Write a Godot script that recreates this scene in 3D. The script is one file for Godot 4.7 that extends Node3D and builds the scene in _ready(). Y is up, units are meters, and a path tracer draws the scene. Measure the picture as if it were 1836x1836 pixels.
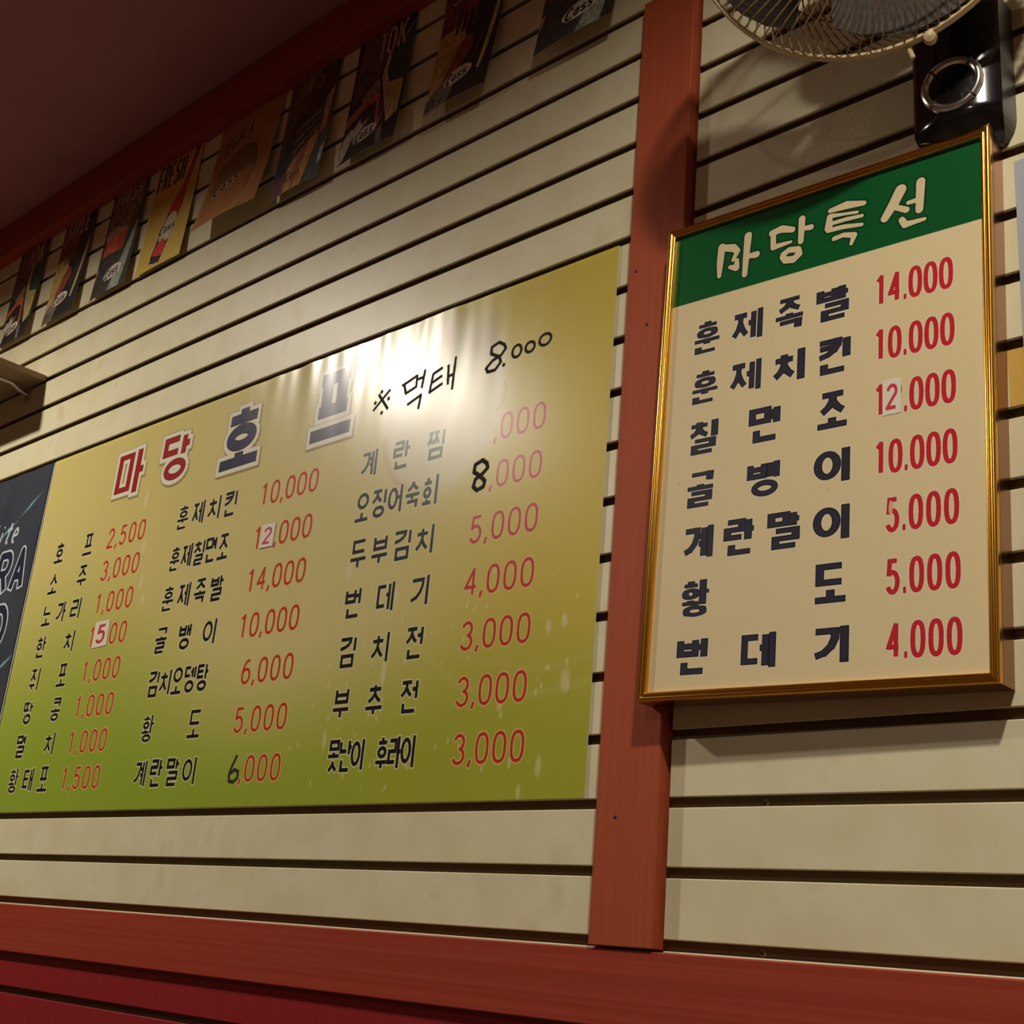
extends Node3D
# Corner of a beer hall: an ivory slatwall with a menu banner, a framed menu board,
# a row of posters under the cornice, a wall fan and a small black wall speaker.

const H := 2.9                     # height above the floor of the groove that the posters stand in
const CEIL := 0.49                 # ceiling, measured from that groove
const PITCH := 0.1                 # groove spacing of the slatwall
var M := {}
var names := {}

# ------------------------------------------------------------------ nodes
func numbered(called: String) -> String:
	var n: int = names.get(called, 0)
	names[called] = n + 1
	return called if n == 0 else "%s_%03d" % [called, n]

func P(x: float, y: float, z: float) -> Vector3:
	return Vector3(x, y + H, z)

func tag(o: Node, label: String, category: String, group := "") -> void:
	o.set_meta("label", label)
	o.set_meta("category", category)
	if group != "":
		o.set_meta("group", group)

func thing(called: String, at: Vector3, label: String, category: String, group := "") -> Node3D:
	var o := Node3D.new()
	o.name = numbered(called)
	add_child(o)
	o.position = at
	tag(o, label, category, group)
	return o

func put(called: String, mesh: Mesh, mat: Material, parent: Node = self, at := Vector3.ZERO) -> MeshInstance3D:
	var o := MeshInstance3D.new()
	o.name = numbered(called) if parent == self else called
	o.mesh = mesh
	if mat != null:
		o.material_override = mat
	o.position = at
	parent.add_child(o, true)
	return o

func struct(called: String, mesh: Mesh, mat: Material, at := Vector3.ZERO) -> MeshInstance3D:
	var o := put(called, mesh, mat, self, at)
	o.set_meta("kind", "structure")
	return o

# ------------------------------------------------------------------ meshes
func begin() -> SurfaceTool:
	var st := SurfaceTool.new()
	st.begin(Mesh.PRIMITIVE_TRIANGLES)
	return st

func tri(st: SurfaceTool, a: Vector3, b: Vector3, c: Vector3, out: Vector3) -> void:
	var n := (b - a).cross(c - a).normalized()
	if n.dot(out) < 0.0:
		n = -n
	else:
		var t := b
		b = c
		c = t
	st.set_normal(n); st.add_vertex(a)
	st.set_normal(n); st.add_vertex(b)
	st.set_normal(n); st.add_vertex(c)

func quad(st: SurfaceTool, a: Vector3, b: Vector3, c: Vector3, d: Vector3, out: Vector3) -> void:
	tri(st, a, b, c, out)
	tri(st, a, c, d, out)

# box with chamfered edges, added to st about centre c
func add_box(st: SurfaceTool, c: Vector3, size: Vector3, b := 0.002, basis := Basis()) -> void:
	var h := size * 0.5
	var bb := minf(b, minf(h.x, minf(h.y, h.z)) * 0.49)
	var v := func(a: int, s: Vector3) -> Vector3:
		var p := Vector3(s.x * (h.x - bb), s.y * (h.y - bb), s.z * (h.z - bb))
		p[a] = s[a] * h[a]
		return c + basis * p
	for a in 3:
		var i := (a + 1) % 3
		var j := (a + 2) % 3
		for s in [-1.0, 1.0]:
			var q := []
			for e in [[-1, -1], [1, -1], [1, 1], [-1, 1]]:
				var w := Vector3()
				w[a] = s; w[i] = e[0]; w[j] = e[1]
				q.append(v.call(a, w))
			var o := Vector3(); o[a] = s
			quad(st, q[0], q[1], q[2], q[3], basis * o)
		for s1 in [-1.0, 1.0]:
			for s2 in [-1.0, 1.0]:
				var w1 := Vector3(); w1[a] = -1; w1[i] = s1; w1[j] = s2
				var w2 := w1; w2[a] = 1
				var o2 := Vector3(); o2[i] = s1; o2[j] = s2
				quad(st, v.call(i, w1), v.call(i, w2), v.call(j, w2), v.call(j, w1), basis * o2)
	for sx in [-1.0, 1.0]:
		for sy in [-1.0, 1.0]:
			for sz in [-1.0, 1.0]:
				var w3 := Vector3(sx, sy, sz)
				tri(st, v.call(0, w3), v.call(1, w3), v.call(2, w3), basis * w3)

func box(size: Vector3, b := 0.002) -> ArrayMesh:
	var st := begin()
	add_box(st, Vector3.ZERO, size, b)
	return st.commit()

# round bar along a path
func add_tube(st: SurfaceTool, pts: Array, r: float, sides := 6, closed := false) -> void:
	var n := pts.size()
	var rings := []
	var up := Vector3.UP
	for i in n:
		var a: Vector3 = pts[(i - 1 + n) % n] if closed or i > 0 else pts[i]
		var b: Vector3 = pts[(i + 1) % n] if closed or i < n - 1 else pts[i]
		var t := (b - a).normalized()
		if absf(t.dot(up)) > 0.95:
			up = Vector3.RIGHT if absf(t.x) < 0.9 else Vector3.BACK
		var u := (up - t * up.dot(t)).normalized()
		up = u
		var w := t.cross(u)
		var ring := []
		for k in sides:
			var g := TAU * k / sides
			ring.append([pts[i], u * cos(g) + w * sin(g)])
		rings.append(ring)
	for i in (n if closed else n - 1):
		var r0: Array = rings[i]
		var r1: Array = rings[(i + 1) % n]
		for k in sides:
			var l := (k + 1) % sides
			for e in [[r0, k], [r1, k], [r1, l], [r0, k], [r1, l], [r0, l]]:
				var q: Array = e[0][e[1]]
				st.set_normal(q[1]); st.add_vertex(q[0] + q[1] * r)
	if not closed:
		for e in [[rings[0], pts[0] - pts[1]], [rings[n - 1], pts[n - 1] - pts[n - 2]]]:
			for k in range(1, sides - 1):
				tri(st, e[0][0][0] + e[0][0][1] * r, e[0][k][0] + e[0][k][1] * r, e[0][k + 1][0] + e[0][k + 1][1] * r, e[1])

# turned shape: profile of (radius, height) about axis z of the basis
func add_lathe(st: SurfaceTool, prof: Array, segs: int, basis := Basis(), at := Vector3.ZERO, hard := false) -> void:
	for i in prof.size() - 1:
		var p: Vector2 = prof[i]
		var q: Vector2 = prof[i + 1]
		var d := q - p
		var nn := Vector2(d.y, -d.x).normalized()
		for k in segs:
			var a := TAU * k / segs
			var b := TAU * (k + 1) / segs
			var pa := Vector3(p.x * cos(a), p.x * sin(a), p.y)
			var pb := Vector3(p.x * cos(b), p.x * sin(b), p.y)
			var qa := Vector3(q.x * cos(a), q.x * sin(a), q.y)
			var qb := Vector3(q.x * cos(b), q.x * sin(b), q.y)
			var na := basis * Vector3(nn.x * cos(a), nn.x * sin(a), nn.y)
			var nb := basis * Vector3(nn.x * cos(b), nn.x * sin(b), nn.y)
			for e in [[pa, na], [qa, na], [qb, nb], [pa, na], [qb, nb], [pb, nb]]:
				st.set_normal(e[1]); st.add_vertex(at + basis * e[0])

# thin sheet from a shape f(u, v) -> point, u to the right, v downwards; surface 0 is printed, surface 1 is the back and the edges
func sheet(f: Callable, nu: int, nv: int, thick: float, front: Material, back: Material) -> ArrayMesh:
	var pos := []
	var nor := []
	for j in nv + 1:
		for i in nu + 1:
			var u := float(i) / nu
			var v := float(j) / nv
			pos.append(f.call(u, v))
			var e := 0.004
			var du: Vector3 = f.call(minf(u + e, 1), v) - f.call(maxf(u - e, 0), v)
			var dv: Vector3 = f.call(u, minf(v + e, 1)) - f.call(u, maxf(v - e, 0))
			nor.append(dv.cross(du).normalized())
	var mesh := ArrayMesh.new()
	for side in 2:
		var st := begin()
		for j in nv:
			for i in nu:
				var a := j * (nu + 1) + i
				var idx := [a, a + 1, a + nu + 2, a, a + nu + 2, a + nu + 1]
				if side == 1:
					idx.reverse()
				for k in idx:
					st.set_uv(Vector2(float(k % (nu + 1)) / nu, float(k / (nu + 1)) / nv))
					st.set_normal(nor[k] if side == 0 else -nor[k])
					st.add_vertex(pos[k] if side == 0 else pos[k] - nor[k] * thick)
		if side == 1:
			var loop := []
			for i in nu: loop.append(i)
			for j in nv: loop.append(j * (nu + 1) + nu)
			for i in nu: loop.append(nv * (nu + 1) + nu - i)
			for j in nv: loop.append((nv - j) * (nu + 1))
			var mid: Vector3 = f.call(0.5, 0.5)
			for k in loop.size():
				var a2: int = loop[k]
				var b2: int = loop[(k + 1) % loop.size()]
				quad(st, pos[a2], pos[b2], pos[b2] - nor[b2] * thick, pos[a2] - nor[a2] * thick, pos[a2] - mid)
		st.commit(mesh)
	mesh.surface_set_material(0, front)
	mesh.surface_set_material(1, back)
	return mesh

# ------------------------------------------------------------------ printing on images
class Pad:
	var img: Image
	var k: float                   # raw pixels to a unit
	var o: Vector2                 # upper left corner in units
	var flip := 1.0                # -1: y runs upwards

	func _init(w: float, h: float, px: float, origin := Vector2.ZERO, f := 1.0, bg: Image = null) -> void:
		k = px * 2.0
		o = origin
		flip = f
		var wi := int(round(w * k / 2.0)) * 2
		var hi := int(round(h * k / 2.0)) * 2
		if bg != null:
			img = bg
			img.resize(wi, hi, Image.INTERPOLATE_CUBIC)
			img.convert(Image.FORMAT_RGB8)
		else:
			img = Image.create(wi, hi, false, Image.FORMAT_RGB8)

	func at(p: Vector2) -> Vector2:
		return Vector2((p.x - o.x) * k, (p.y - o.y) * flip * k)

	func raw(pts: Array, col: Color) -> void:
		var y0 := 1e9
		var y1 := -1e9
		for p in pts:
			y0 = minf(y0, p.y)
			y1 = maxf(y1, p.y)
		var n := pts.size()
		for y in range(maxi(0, int(floor(y0))), mini(img.get_height() - 1, int(ceil(y1))) + 1):
			var yc := y + 0.5
			var xs := []
			for i in n:
				var a: Vector2 = pts[i]
				var b: Vector2 = pts[(i + 1) % n]
				if (a.y <= yc) != (b.y <= yc):
					xs.append(a.x + (yc - a.y) * (b.x - a.x) / (b.y - a.y))
			xs.sort()
			for i in range(0, xs.size() - 1, 2):
				var x0 := int(round(xs[i]))
				var x1 := int(round(xs[i + 1]))
				if x1 > x0:
					img.fill_rect(Rect2i(x0, y, x1 - x0, 1), col)

	func poly(pts: Array, col: Color) -> void:
		var q := []
		for p in pts:
			q.append(at(p))
		raw(q, col)

	func disc(c: Vector2, rx: float, ry: float, col: Color, turn := 0.0) -> void:
		var q := []
		for i in 28:
			var a := TAU * i / 28
			q.append(at(c + Vector2(rx * cos(a), ry * sin(a)).rotated(turn)))
		raw(q, col)

	# a stroke: upright parts take width wv, level parts wh; round joins when smooth
	func stroke(pts: Array, wv: float, wh: float, col: Color, smooth := false, closed := false, extra := 0.0) -> void:
		var n := pts.size()
		var last := n if closed else n - 1
		for i in last:
			var a := at(pts[i])
			var b := at(pts[(i + 1) % n])
			var d := b - a
			if d.length() < 0.01:
				continue
			d = d.normalized()
			var w := (lerpf(wv, wh, d.x * d.x) + 2.0 * extra) * k * 0.5
			var s := Vector2(-d.y, d.x) * w
			var ea := extra * k
			var eb := extra * k
			if not smooth:
				if i > 0 or closed:
					ea = joint(pts[(i - 1 + n) % n], pts[i], d, wv, wh, extra)
				if i < n - 2 or closed:
					eb = joint(pts[(i + 1) % n], pts[(i + 2) % n], d, wv, wh, extra)
			raw([a - d * ea + s, b + d * eb + s, b + d * eb - s, a - d * ea - s], col)
			if smooth and (i > 0 or closed):
				var q := []
				for g in 12:
					q.append(a + Vector2(cos(TAU * g / 12), sin(TAU * g / 12)) * w)
				raw(q, col)

	# how far a stroke runs on into a corner: half the width of the stroke it meets
	func joint(p0: Vector2, p1: Vector2, d: Vector2, wv: float, wh: float, extra: float) -> float:
		var e := (at(p1) - at(p0)).normalized()
		return (lerpf(wv, wh, e.x * e.x) + 2.0 * extra) * k * 0.5 * absf(d.cross(e))

	# a brush stroke of points (x, y, width)
	func brush(pts: Array, col: Color, extra := 0.0) -> void:
		for i in pts.size():
			var a: Vector3 = pts[i]
			disc(Vector2(a.x, a.y), a.z * 0.5 + extra, a.z * 0.5 + extra, col)
			if i + 1 < pts.size():
				var b: Vector3 = pts[i + 1]
				var d := Vector2(b.x - a.x, b.y - a.y).normalized()
				var s := Vector2(-d.y, d.x)
				var pa := Vector2(a.x, a.y)
				var pb := Vector2(b.x, b.y)
				var ra := a.z * 0.5 + extra
				var rb := b.z * 0.5 + extra
				poly([pa + s * ra, pb + s * rb, pb - s * rb, pa - s * ra], col)

	func texture() -> ImageTexture:
		img.resize(img.get_width() / 2, img.get_height() / 2, Image.INTERPOLATE_BILINEAR)
		return ImageTexture.create_from_image(img)

func arc(cx: float, cy: float, rx: float, ry: float, a0: float, a1: float, n := 18) -> Array:
	var r := []
	for i in n + 1:
		var a := deg_to_rad(lerpf(a0, a1, float(i) / n))
		r.append(Vector2(cx + rx * cos(a), cy + ry * sin(a)))
	return r

func pts(l: Array) -> Array:
	var r := []
	for i in range(0, l.size(), 2):
		r.append(Vector2(l[i], l[i + 1]))
	return r

func oval(cx: float, cy: float, rx: float, ry: float, e := 1.0) -> Array:
	var r := []
	for i in 36:
		var a := TAU * i / 36
		r.append(Vector2(cx + rx * signf(cos(a)) * pow(absf(cos(a)), e), cy + ry * signf(sin(a)) * pow(absf(sin(a)), e)))
	return r

# strokes of a letter: [points, smooth, closed], in a unit box, y downwards
func jamo(c: String, tall := false) -> Array:
	match c:
		"ㄱ": return [[pts([0, 0, 1, 0, 0.98, 0.3, 0.8, 0.62, 0.45, 0.88, 0, 1]), false, false]] if tall else [[pts([0, 0, 1, 0, 0.97, 1]), false, false]]
		"ㄴ": return [[pts([0, 0, 0, 1, 1, 1]), false, false]]
		"ㄷ": return [[pts([1, 0, 0, 0, 0, 1, 1, 1]), false, false]]
		"ㄸ": return [[pts([0.42, 0, 0, 0, 0, 1, 0.42, 1]), false, false], [pts([1, 0, 0.58, 0, 0.58, 1, 1, 1]), false, false]]
		"ㄹ": return [[pts([0, 0, 1, 0, 1, 0.5, 0, 0.5, 0, 1, 1, 1]), false, false]]
		"ㅁ": return [[pts([0, 0, 1, 0, 1, 1, 0, 1]), false, true]]
		"ㅂ": return [[pts([0, 0, 0, 1, 1, 1, 1, 0]), false, false], [pts([0, 0.45, 1, 0.45]), false, false]]
		"ㅅ": return [[pts([0.5, 0, 0.48, 0.3, 0.3, 0.68, 0, 1]), true, false], [pts([0.5, 0.3, 0.72, 0.7, 1, 1]), true, false]]
		"ㅇ": return [[oval(0.5, 0.5, 0.5, 0.5), true, true]]
		"ㅈ": return [[pts([0, 0, 1, 0]), false, false], [pts([0.52, 0, 0.5, 0.35, 0.32, 0.7, 0, 1]), true, false], [pts([0.5, 0.38, 0.72, 0.74, 1, 1]), true, false]]
		"ㅉ": return [[pts([0, 0, 0.46, 0]), false, false], [pts([0.24, 0, 0.2, 0.5, 0, 1]), true, false], [pts([0.22, 0.45, 0.45, 1]), true, false], [pts([0.54, 0, 1, 0]), false, false], [pts([0.78, 0, 0.74, 0.5, 0.55, 1]), true, false], [pts([0.76, 0.45, 1, 1]), true, false]]
		"ㅊ": return [[pts([0.5, -0.05, 0.5, 0.2]), false, false], [pts([0, 0.22, 1, 0.22]), false, false], [pts([0.52, 0.22, 0.5, 0.5, 0.32, 0.77, 0, 1]), true, false], [pts([0.5, 0.52, 0.72, 0.8, 1, 1]), true, false]]
		"ㅋ": return [[pts([0, 0, 1, 0, 0.97, 0.3, 0.8, 0.62, 0.45, 0.88, 0, 1]), false, false], [pts([0.02, 0.42, 0.95, 0.38]), false, false]] if tall else [[pts([0, 0, 1, 0, 0.97, 1]), false, false], [pts([0.02, 0.5, 0.98, 0.5]), false, false]]
		"ㅌ": return [[pts([1, 0, 0, 0, 0, 1, 1, 1]), false, false], [pts([0, 0.5, 0.95, 0.5]), false, false]]
		"ㅍ": return [[pts([0, 0, 1, 0]), false, false], [pts([0.24, 0, 0.24, 1]), false, false], [pts([0.76, 0, 0.76, 1]), false, false], [pts([0, 1, 1, 1]), false, false]]
		"ㅎ": return [[pts([0.5, -0.04, 0.5, 0.2]), false, false], [pts([0, 0.24, 1, 0.24]), false, false], [oval(0.5, 0.77, 0.4, 0.23), true, true]]
		"ㅏ": return [[pts([0.35, -0.06, 0.35, 1.06]), false, false], [pts([0.35, 0.48, 1.1, 0.48]), false, false]]
		"ㅐ": return [[pts([0.2, 0, 0.2, 1]), false, false], [pts([0.9, -0.06, 0.9, 1.06]), false, false], [pts([0.2, 0.47, 0.9, 0.47]), false, false]]
		"ㅓ": return [[pts([0.8, -0.06, 0.8, 1.06]), false, false], [pts([0, 0.45, 0.8, 0.45]), false, false]]
		"ㅔ": return [[pts([0.42, 0, 0.42, 1]), false, false], [pts([0.95, -0.06, 0.95, 1.06]), false, false], [pts([0, 0.42, 0.42, 0.42]), false, false]]
		"ㅕ": return [[pts([0.8, -0.06, 0.8, 1.06]), false, false], [pts([0.1, 0.28, 0.8, 0.28]), false, false], [pts([0.1, 0.58, 0.8, 0.58]), false, false]]
		"ㅖ": return [[pts([0.42, 0, 0.42, 1]), false, false], [pts([0.95, -0.06, 0.95, 1.06]), false, false], [pts([0, 0.3, 0.42, 0.3]), false, false], [pts([0, 0.56, 0.42, 0.56]), false, false]]
		"ㅣ": return [[pts([0.95, -0.06, 0.95, 1.06]), false, false]]
		"ㅗ": return [[pts([0.5, 0, 0.5, 1]), false, false], [pts([-0.03, 1, 1.03, 1]), false, false]]
		"ㅜ": return [[pts([-0.03, 0, 1.03, 0]), false, false], [pts([0.5, 0, 0.5, 1]), false, false]]
		"ㅡ": return [[pts([-0.03, 0.5, 1.03, 0.5]), false, false]]
	return []

const FIRST := "ㄱㄲㄴㄷㄸㄹㅁㅂㅃㅅㅆㅇㅈㅉㅊㅋㅌㅍㅎ"
const MIDDLE := ["ㅏ", "ㅐ", "ㅑ", "ㅒ", "ㅓ", "ㅔ", "ㅕ", "ㅖ", "ㅗ", "ㅗㅏ", "ㅗㅐ", "ㅗㅣ", "ㅛ", "ㅜ", "ㅜㅓ", "ㅜㅔ", "ㅜㅣ", "ㅠ", "ㅡ", "ㅡㅣ", "ㅣ"]
const LAST := ["", "ㄱ", "", "", "ㄴ", "", "", "ㄷ", "ㄹ", "", "", "", "", "", "", "", "ㅁ", "ㅂ", "", "ㅅ", "", "ㅇ", "ㅈ", "ㅊ", "ㅋ", "ㅌ", "ㅍ", "ㅎ"]

# how many stroke rows a jamo is tall, and how many stems wide
const TALL := {"ㄱ": 1.15, "ㄴ": 1.0, "ㄷ": 1.2, "ㄸ": 1.2, "ㄹ": 2.0, "ㅁ": 1.2, "ㅂ": 1.5, "ㅅ": 1.5, "ㅇ": 1.35, "ㅈ": 1.7, "ㅉ": 1.7, "ㅊ": 2.3, "ㅋ": 1.9, "ㅌ": 2.0, "ㅍ": 1.3, "ㅎ": 2.9}
const WIDE := {"ㄱ": 1.0, "ㄴ": 1.0, "ㄷ": 1.0, "ㄸ": 2.0, "ㄹ": 1.3, "ㅁ": 1.6, "ㅂ": 1.6, "ㅅ": 1.6, "ㅇ": 1.6, "ㅈ": 1.6, "ㅉ": 2.4, "ㅊ": 1.6, "ㅋ": 1.0, "ㅌ": 1.0, "ㅍ": 1.6, "ㅎ": 1.6, "ㅏ": 1.3, "ㅐ": 2.0, "ㅓ": 1.5, "ㅔ": 2.5, "ㅕ": 1.5, "ㅖ": 2.5, "ㅣ": 1.0}

# jamo with their boxes for one syllable; the last entry is [rows, stems]
func syllable(ch: String) -> Array:
	var code := ch.unicode_at(0) - 0xAC00
	var a := FIRST[code / 588]
	var v: String = MIDDLE[(code % 588) / 28]
	var z: String = LAST[code % 28]
	var r := []
	var ha: float = TALL[a]
	var hz: float = TALL[z] if z != "" else 0.0
	if v.length() == 2:
		var hv := 0.55 if v[0] == "ㅗ" else 0.75
		var gv := 0.55 if v[0] == "ㅗ" else 0.95
		var sum := ha + gv + hv + (0.75 + hz if z != "" else (0.15 if v[0] == "ㅗ" else 0.0))
		r.append([a, Rect2(0.04, 0.0 if z != "" else 0.03, 0.54, ha / sum), false])
		r.append([v[0], Rect2(0.0, (ha + gv) / sum, 0.62, hv / sum), false])
		r.append([v[1], Rect2(0.68, 0.0, 0.32, (ha + gv + hv + 0.05) / sum if z != "" else 1.0), false])
		if z != "":
			r.append([z, Rect2(0.16, 1.0 - hz / sum, 0.68, hz / sum), false])
		r.append([sum + 1.0, WIDE[a] * 0.8 + WIDE[v[1]] + 0.6])
	elif v in "ㅗㅜㅡ":
		var hv := 0.6 if v == "ㅗ" else (0.75 if v == "ㅜ" else 0.0)
		var gv := 0.55 if v == "ㅗ" else 0.9
		if z == "":
			hv *= 1.25
		var sum := ha + gv + hv + ((0.85 if v == "ㅗ" or v == "ㅡ" else 0.45) + hz if z != "" else 0.0)
		r.append([a, Rect2(0.12, 0.0, 0.76, ha / sum), false])
		r.append([v, Rect2(0.0, (ha + gv) / sum, 1.0, hv / sum), false])
		if z != "":
			r.append([z, Rect2(0.14, 1.0 - hz / sum, 0.72, hz / sum), false])
		r.append([sum + 1.0, WIDE[a] + 0.3])
	else:
		var vw: float = {"ㅏ": 0.3, "ㅓ": 0.34, "ㅣ": 0.16, "ㅕ": 0.34, "ㅐ": 0.34, "ㅔ": 0.46, "ㅖ": 0.46}[v]
		var iw := 0.84 - vw
		if v == "ㅏ":
			iw = 0.56
		elif v in ["ㅔ", "ㅖ", "ㅓ", "ㅕ"]:
			iw = 0.93 - vw
		if z != "":
			var sum := ha + 1.0 + hz
			r.append([a, Rect2(0.0, 0.02, iw, ha / sum), true])
			r.append([v, Rect2(1.0 - vw, 0.02, vw, (ha + 0.28) / sum), false])
			r.append([z, Rect2(0.18, 1.0 - hz / sum, 0.74, hz / sum), false])
			r.append([sum + 1.0, WIDE[a] + WIDE[v] + 0.2])
		else:
			r.append([a, Rect2(0.0, 0.1, iw, 0.72), true])
			r.append([v, Rect2(1.0 - vw, 0.03, vw, 0.94), false])
			r.append([ha + 1.5, WIDE[a] + WIDE[v] + 0.2])
	return r

# one Hangul syllable centred at c (image coordinates, y downwards); strokes thin out in crowded syllables
func hangul(p: Pad, ch: String, c: Vector2, w: float, h: float, wv0: float, wh0: float, col: Color, extra := 0.0, thin := true) -> void:
	var parts := syllable(ch)
	var dense: Array = parts.pop_back()
	var crowd := 1.32 if wh0 > h * 0.15 else 1.5
	var wh := minf(wh0, h / (crowd * dense[0]))
	var wv := minf(wv0, w / ((crowd + 0.06) * dense[1]))
	if not thin:
		wh = wh0
		wv = wv0
	for j in parts:
		var r: Rect2 = j[1]
		for s in jamo(j[0], j[2]):
			var q := []
			for u in s[0]:
				var x: float = r.position.x + u.x * r.size.x
				var y: float = r.position.y + u.y * r.size.y
				q.append(c + Vector2((x - 0.5) * (w - wv), (y - 0.5) * (h - wh) * p.flip))
			p.stroke(q, wv, wh, col, s[1], s[2], extra)

func letter(c: String) -> Array:
	match c:
		"0": return [[oval(0.5, 0.5, 0.5, 0.5, 0.8), true, true]]
		"1": return [[pts([0.22, 0.16, 0.62, 0, 0.62, 1]), false, false]]
		"2": return [[arc(0.5, 0.27, 0.48, 0.27, 190, 385) + pts([0.5, 0.66, 0.02, 1, 1, 1]), false, false]]
		"3": return [[arc(0.48, 0.25, 0.44, 0.25, 200, 445), true, false], [arc(0.48, 0.74, 0.5, 0.26, 272, 520), true, false]]
		"4": return [[pts([0.72, 1, 0.72, 0, 0, 0.7, 1, 0.7]), false, false]]
		"5": return [[pts([0.92, 0, 0.2, 0, 0.1, 0.48]), false, false], [arc(0.48, 0.68, 0.5, 0.32, 222, 515), true, false]]
		"6": return [[oval(0.5, 0.69, 0.5, 0.31), true, true], [arc(0.68, 0.66, 0.67, 0.65, 182, 282), true, false]]
		"8": return [[oval(0.5, 0.25, 0.42, 0.25), true, true], [oval(0.5, 0.75, 0.5, 0.25), true, true]]
		",": return [[pts([0.55, 0.9, 0.4, 1.15]), false, false]]
		".": return [[pts([0.35, 0.935, 0.65, 0.935]), false, false], [pts([0.35, 0.985, 0.65, 0.985]), false, false]]
		"A": return [[pts([0, 1, 0.5, 0, 1, 1]), true, false], [pts([0.2, 0.68, 0.8, 0.68]), false, false]]
		"C": return [[arc(0.5, 0.5, 0.5, 0.5, 315, 45), true, false]]
		"D": return [[pts([0, 0, 0, 1]), false, false], [pts([0, 0, 0.5, 0]) + arc(0.5, 0.5, 0.5, 0.5, 270, 450) + pts([0, 1]), true, false]]
		"E": return [[pts([1, 0, 0, 0, 0, 1, 1, 1]), false, false], [pts([0, 0.5, 0.85, 0.5]), false, false]]
		"F": return [[pts([1, 0, 0, 0, 0, 1]), false, false], [pts([0, 0.5, 0.85, 0.5]), false, false]]
		"H": return [[pts([0, 0, 0, 1]), false, false], [pts([1, 0, 1, 1]), false, false], [pts([0, 0.5, 1, 0.5]), false, false]]
		"K": return [[pts([0, 0, 0, 1]), false, false], [pts([1, 0, 0.05, 0.58]), true, false], [pts([0.35, 0.42, 1, 1]), true, false]]
		"L": return [[pts([0, 0, 0, 1, 1, 1]), false, false]]
		"O": return [[oval(0.5, 0.5, 0.5, 0.5, 0.8), true, true]]
		"R": return [[pts([0, 1, 0, 0, 0.6, 0]) + arc(0.6, 0.26, 0.4, 0.26, 270, 450) + pts([0, 0.52]), true, false], [pts([0.5, 0.52, 1, 1]), true, false]]
		"S": return [[arc(0.5, 0.25, 0.48, 0.25, 335, 90) + arc(0.5, 0.75, 0.5, 0.25, 270, 515), true, false]]
		"T": return [[pts([0, 0, 1, 0]), false, false], [pts([0.5, 0, 0.5, 1]), false, false]]
		"U": return [[pts([0, 0, 0, 0.6]) + arc(0.5, 0.65, 0.5, 0.35, 180, 0) + pts([1, 0]), true, false]]
		"P": return [[pts([0, 1, 0, 0, 0.6, 0]) + arc(0.6, 0.26, 0.4, 0.26, 270, 450) + pts([0, 0.52]), true, false]]
		"Y": return [[pts([0, 0, 0.5, 0.5, 1, 0]), true, false], [pts([0.5, 0.5, 0.5, 1]), false, false]]
		"a": return [[oval(0.45, 0.72, 0.4, 0.28), true, true], [pts([0.9, 0.42, 0.85, 1]), true, false]]
		"s": return [[arc(0.5, 0.57, 0.4, 0.14, 330, 100) + arc(0.5, 0.85, 0.42, 0.15, 280, 510), true, false]]
		"o": return [[oval(0.5, 0.72, 0.4, 0.28), true, true]]
		"k": return [[pts([0.1, 0, 0, 1]), true, false], [pts([0.9, 0.4, 0.1, 0.72, 0.9, 1]), true, false]]
		"i": return [[pts([0.5, 0.42, 0.45, 1]), true, false], [pts([0.55, 0.16, 0.54, 0.24]), true, false]]
		"l": return [[pts([0.55, 0, 0.4, 1]), true, false]]
		"t": return [[pts([0.55, 0.1, 0.45, 0.9, 0.8, 0.98]), true, false], [pts([0.1, 0.4, 0.95, 0.36]), true, false]]
		"e": return [[pts([0.1, 0.72, 0.85, 0.68]) + arc(0.5, 0.7, 0.38, 0.28, 355, 70), true, false]]
		"r": return [[pts([0.2, 0.42, 0.15, 1]), true, false], [pts([0.2, 0.6, 0.45, 0.44, 0.8, 0.46]), true, false]]
		"y": return [[pts([0.1, 0.42, 0.45, 0.9]), true, false], [pts([0.9, 0.42, 0.45, 0.95, 0.1, 1.3]), true, false]]
	return []

func glyph(p: Pad, c: String, at: Vector2, w: float, h: float, wv: float, wh: float, col: Color, extra := 0.0, slant := 0.0, turn := 0.0) -> void:
	for s in letter(c):
		var q := []
		for u in s[0]:
			var d := Vector2((u.x - 0.5) * (w - wv) + (0.5 - u.y) * h * slant, (u.y - 0.5) * (h - wh)).rotated(turn)
			q.append(at + Vector2(d.x, d.y * p.flip))
		p.stroke(q, wv, wh, col, s[1], s[2], extra)

# a price whose first and last digits stand at x0 and x1
func price(p: Pad, t: String, x0: float, x1: float, y: float, w: float, h: float, sw: float, col: Color, extra := 0.0, skip := "") -> void:
	var at := [0.0]
	for i in range(1, t.length()):
		var mark: bool = t[i] in ",." or t[i - 1] in ",."
		at.append(at[-1] + (0.68 if mark else 1.0))
	for i in t.length():
		if skip.find(str(i)) >= 0:
			continue
		glyph(p, t[i], Vector2(lerpf(x0, x1, at[i] / at[-1]), y), w, h, sw, sw, col, extra)

func word(p: Pad, t: String, at: Vector2, step: float, w: float, h: float, sw: float, col: Color, extra := 0.0, slant := 0.0, turn := 0.0) -> void:
	for i in t.length():
		glyph(p, t[i], at + Vector2(step * i, 0).rotated(turn), w, h, sw, sw, col, extra, slant, turn)

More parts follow.
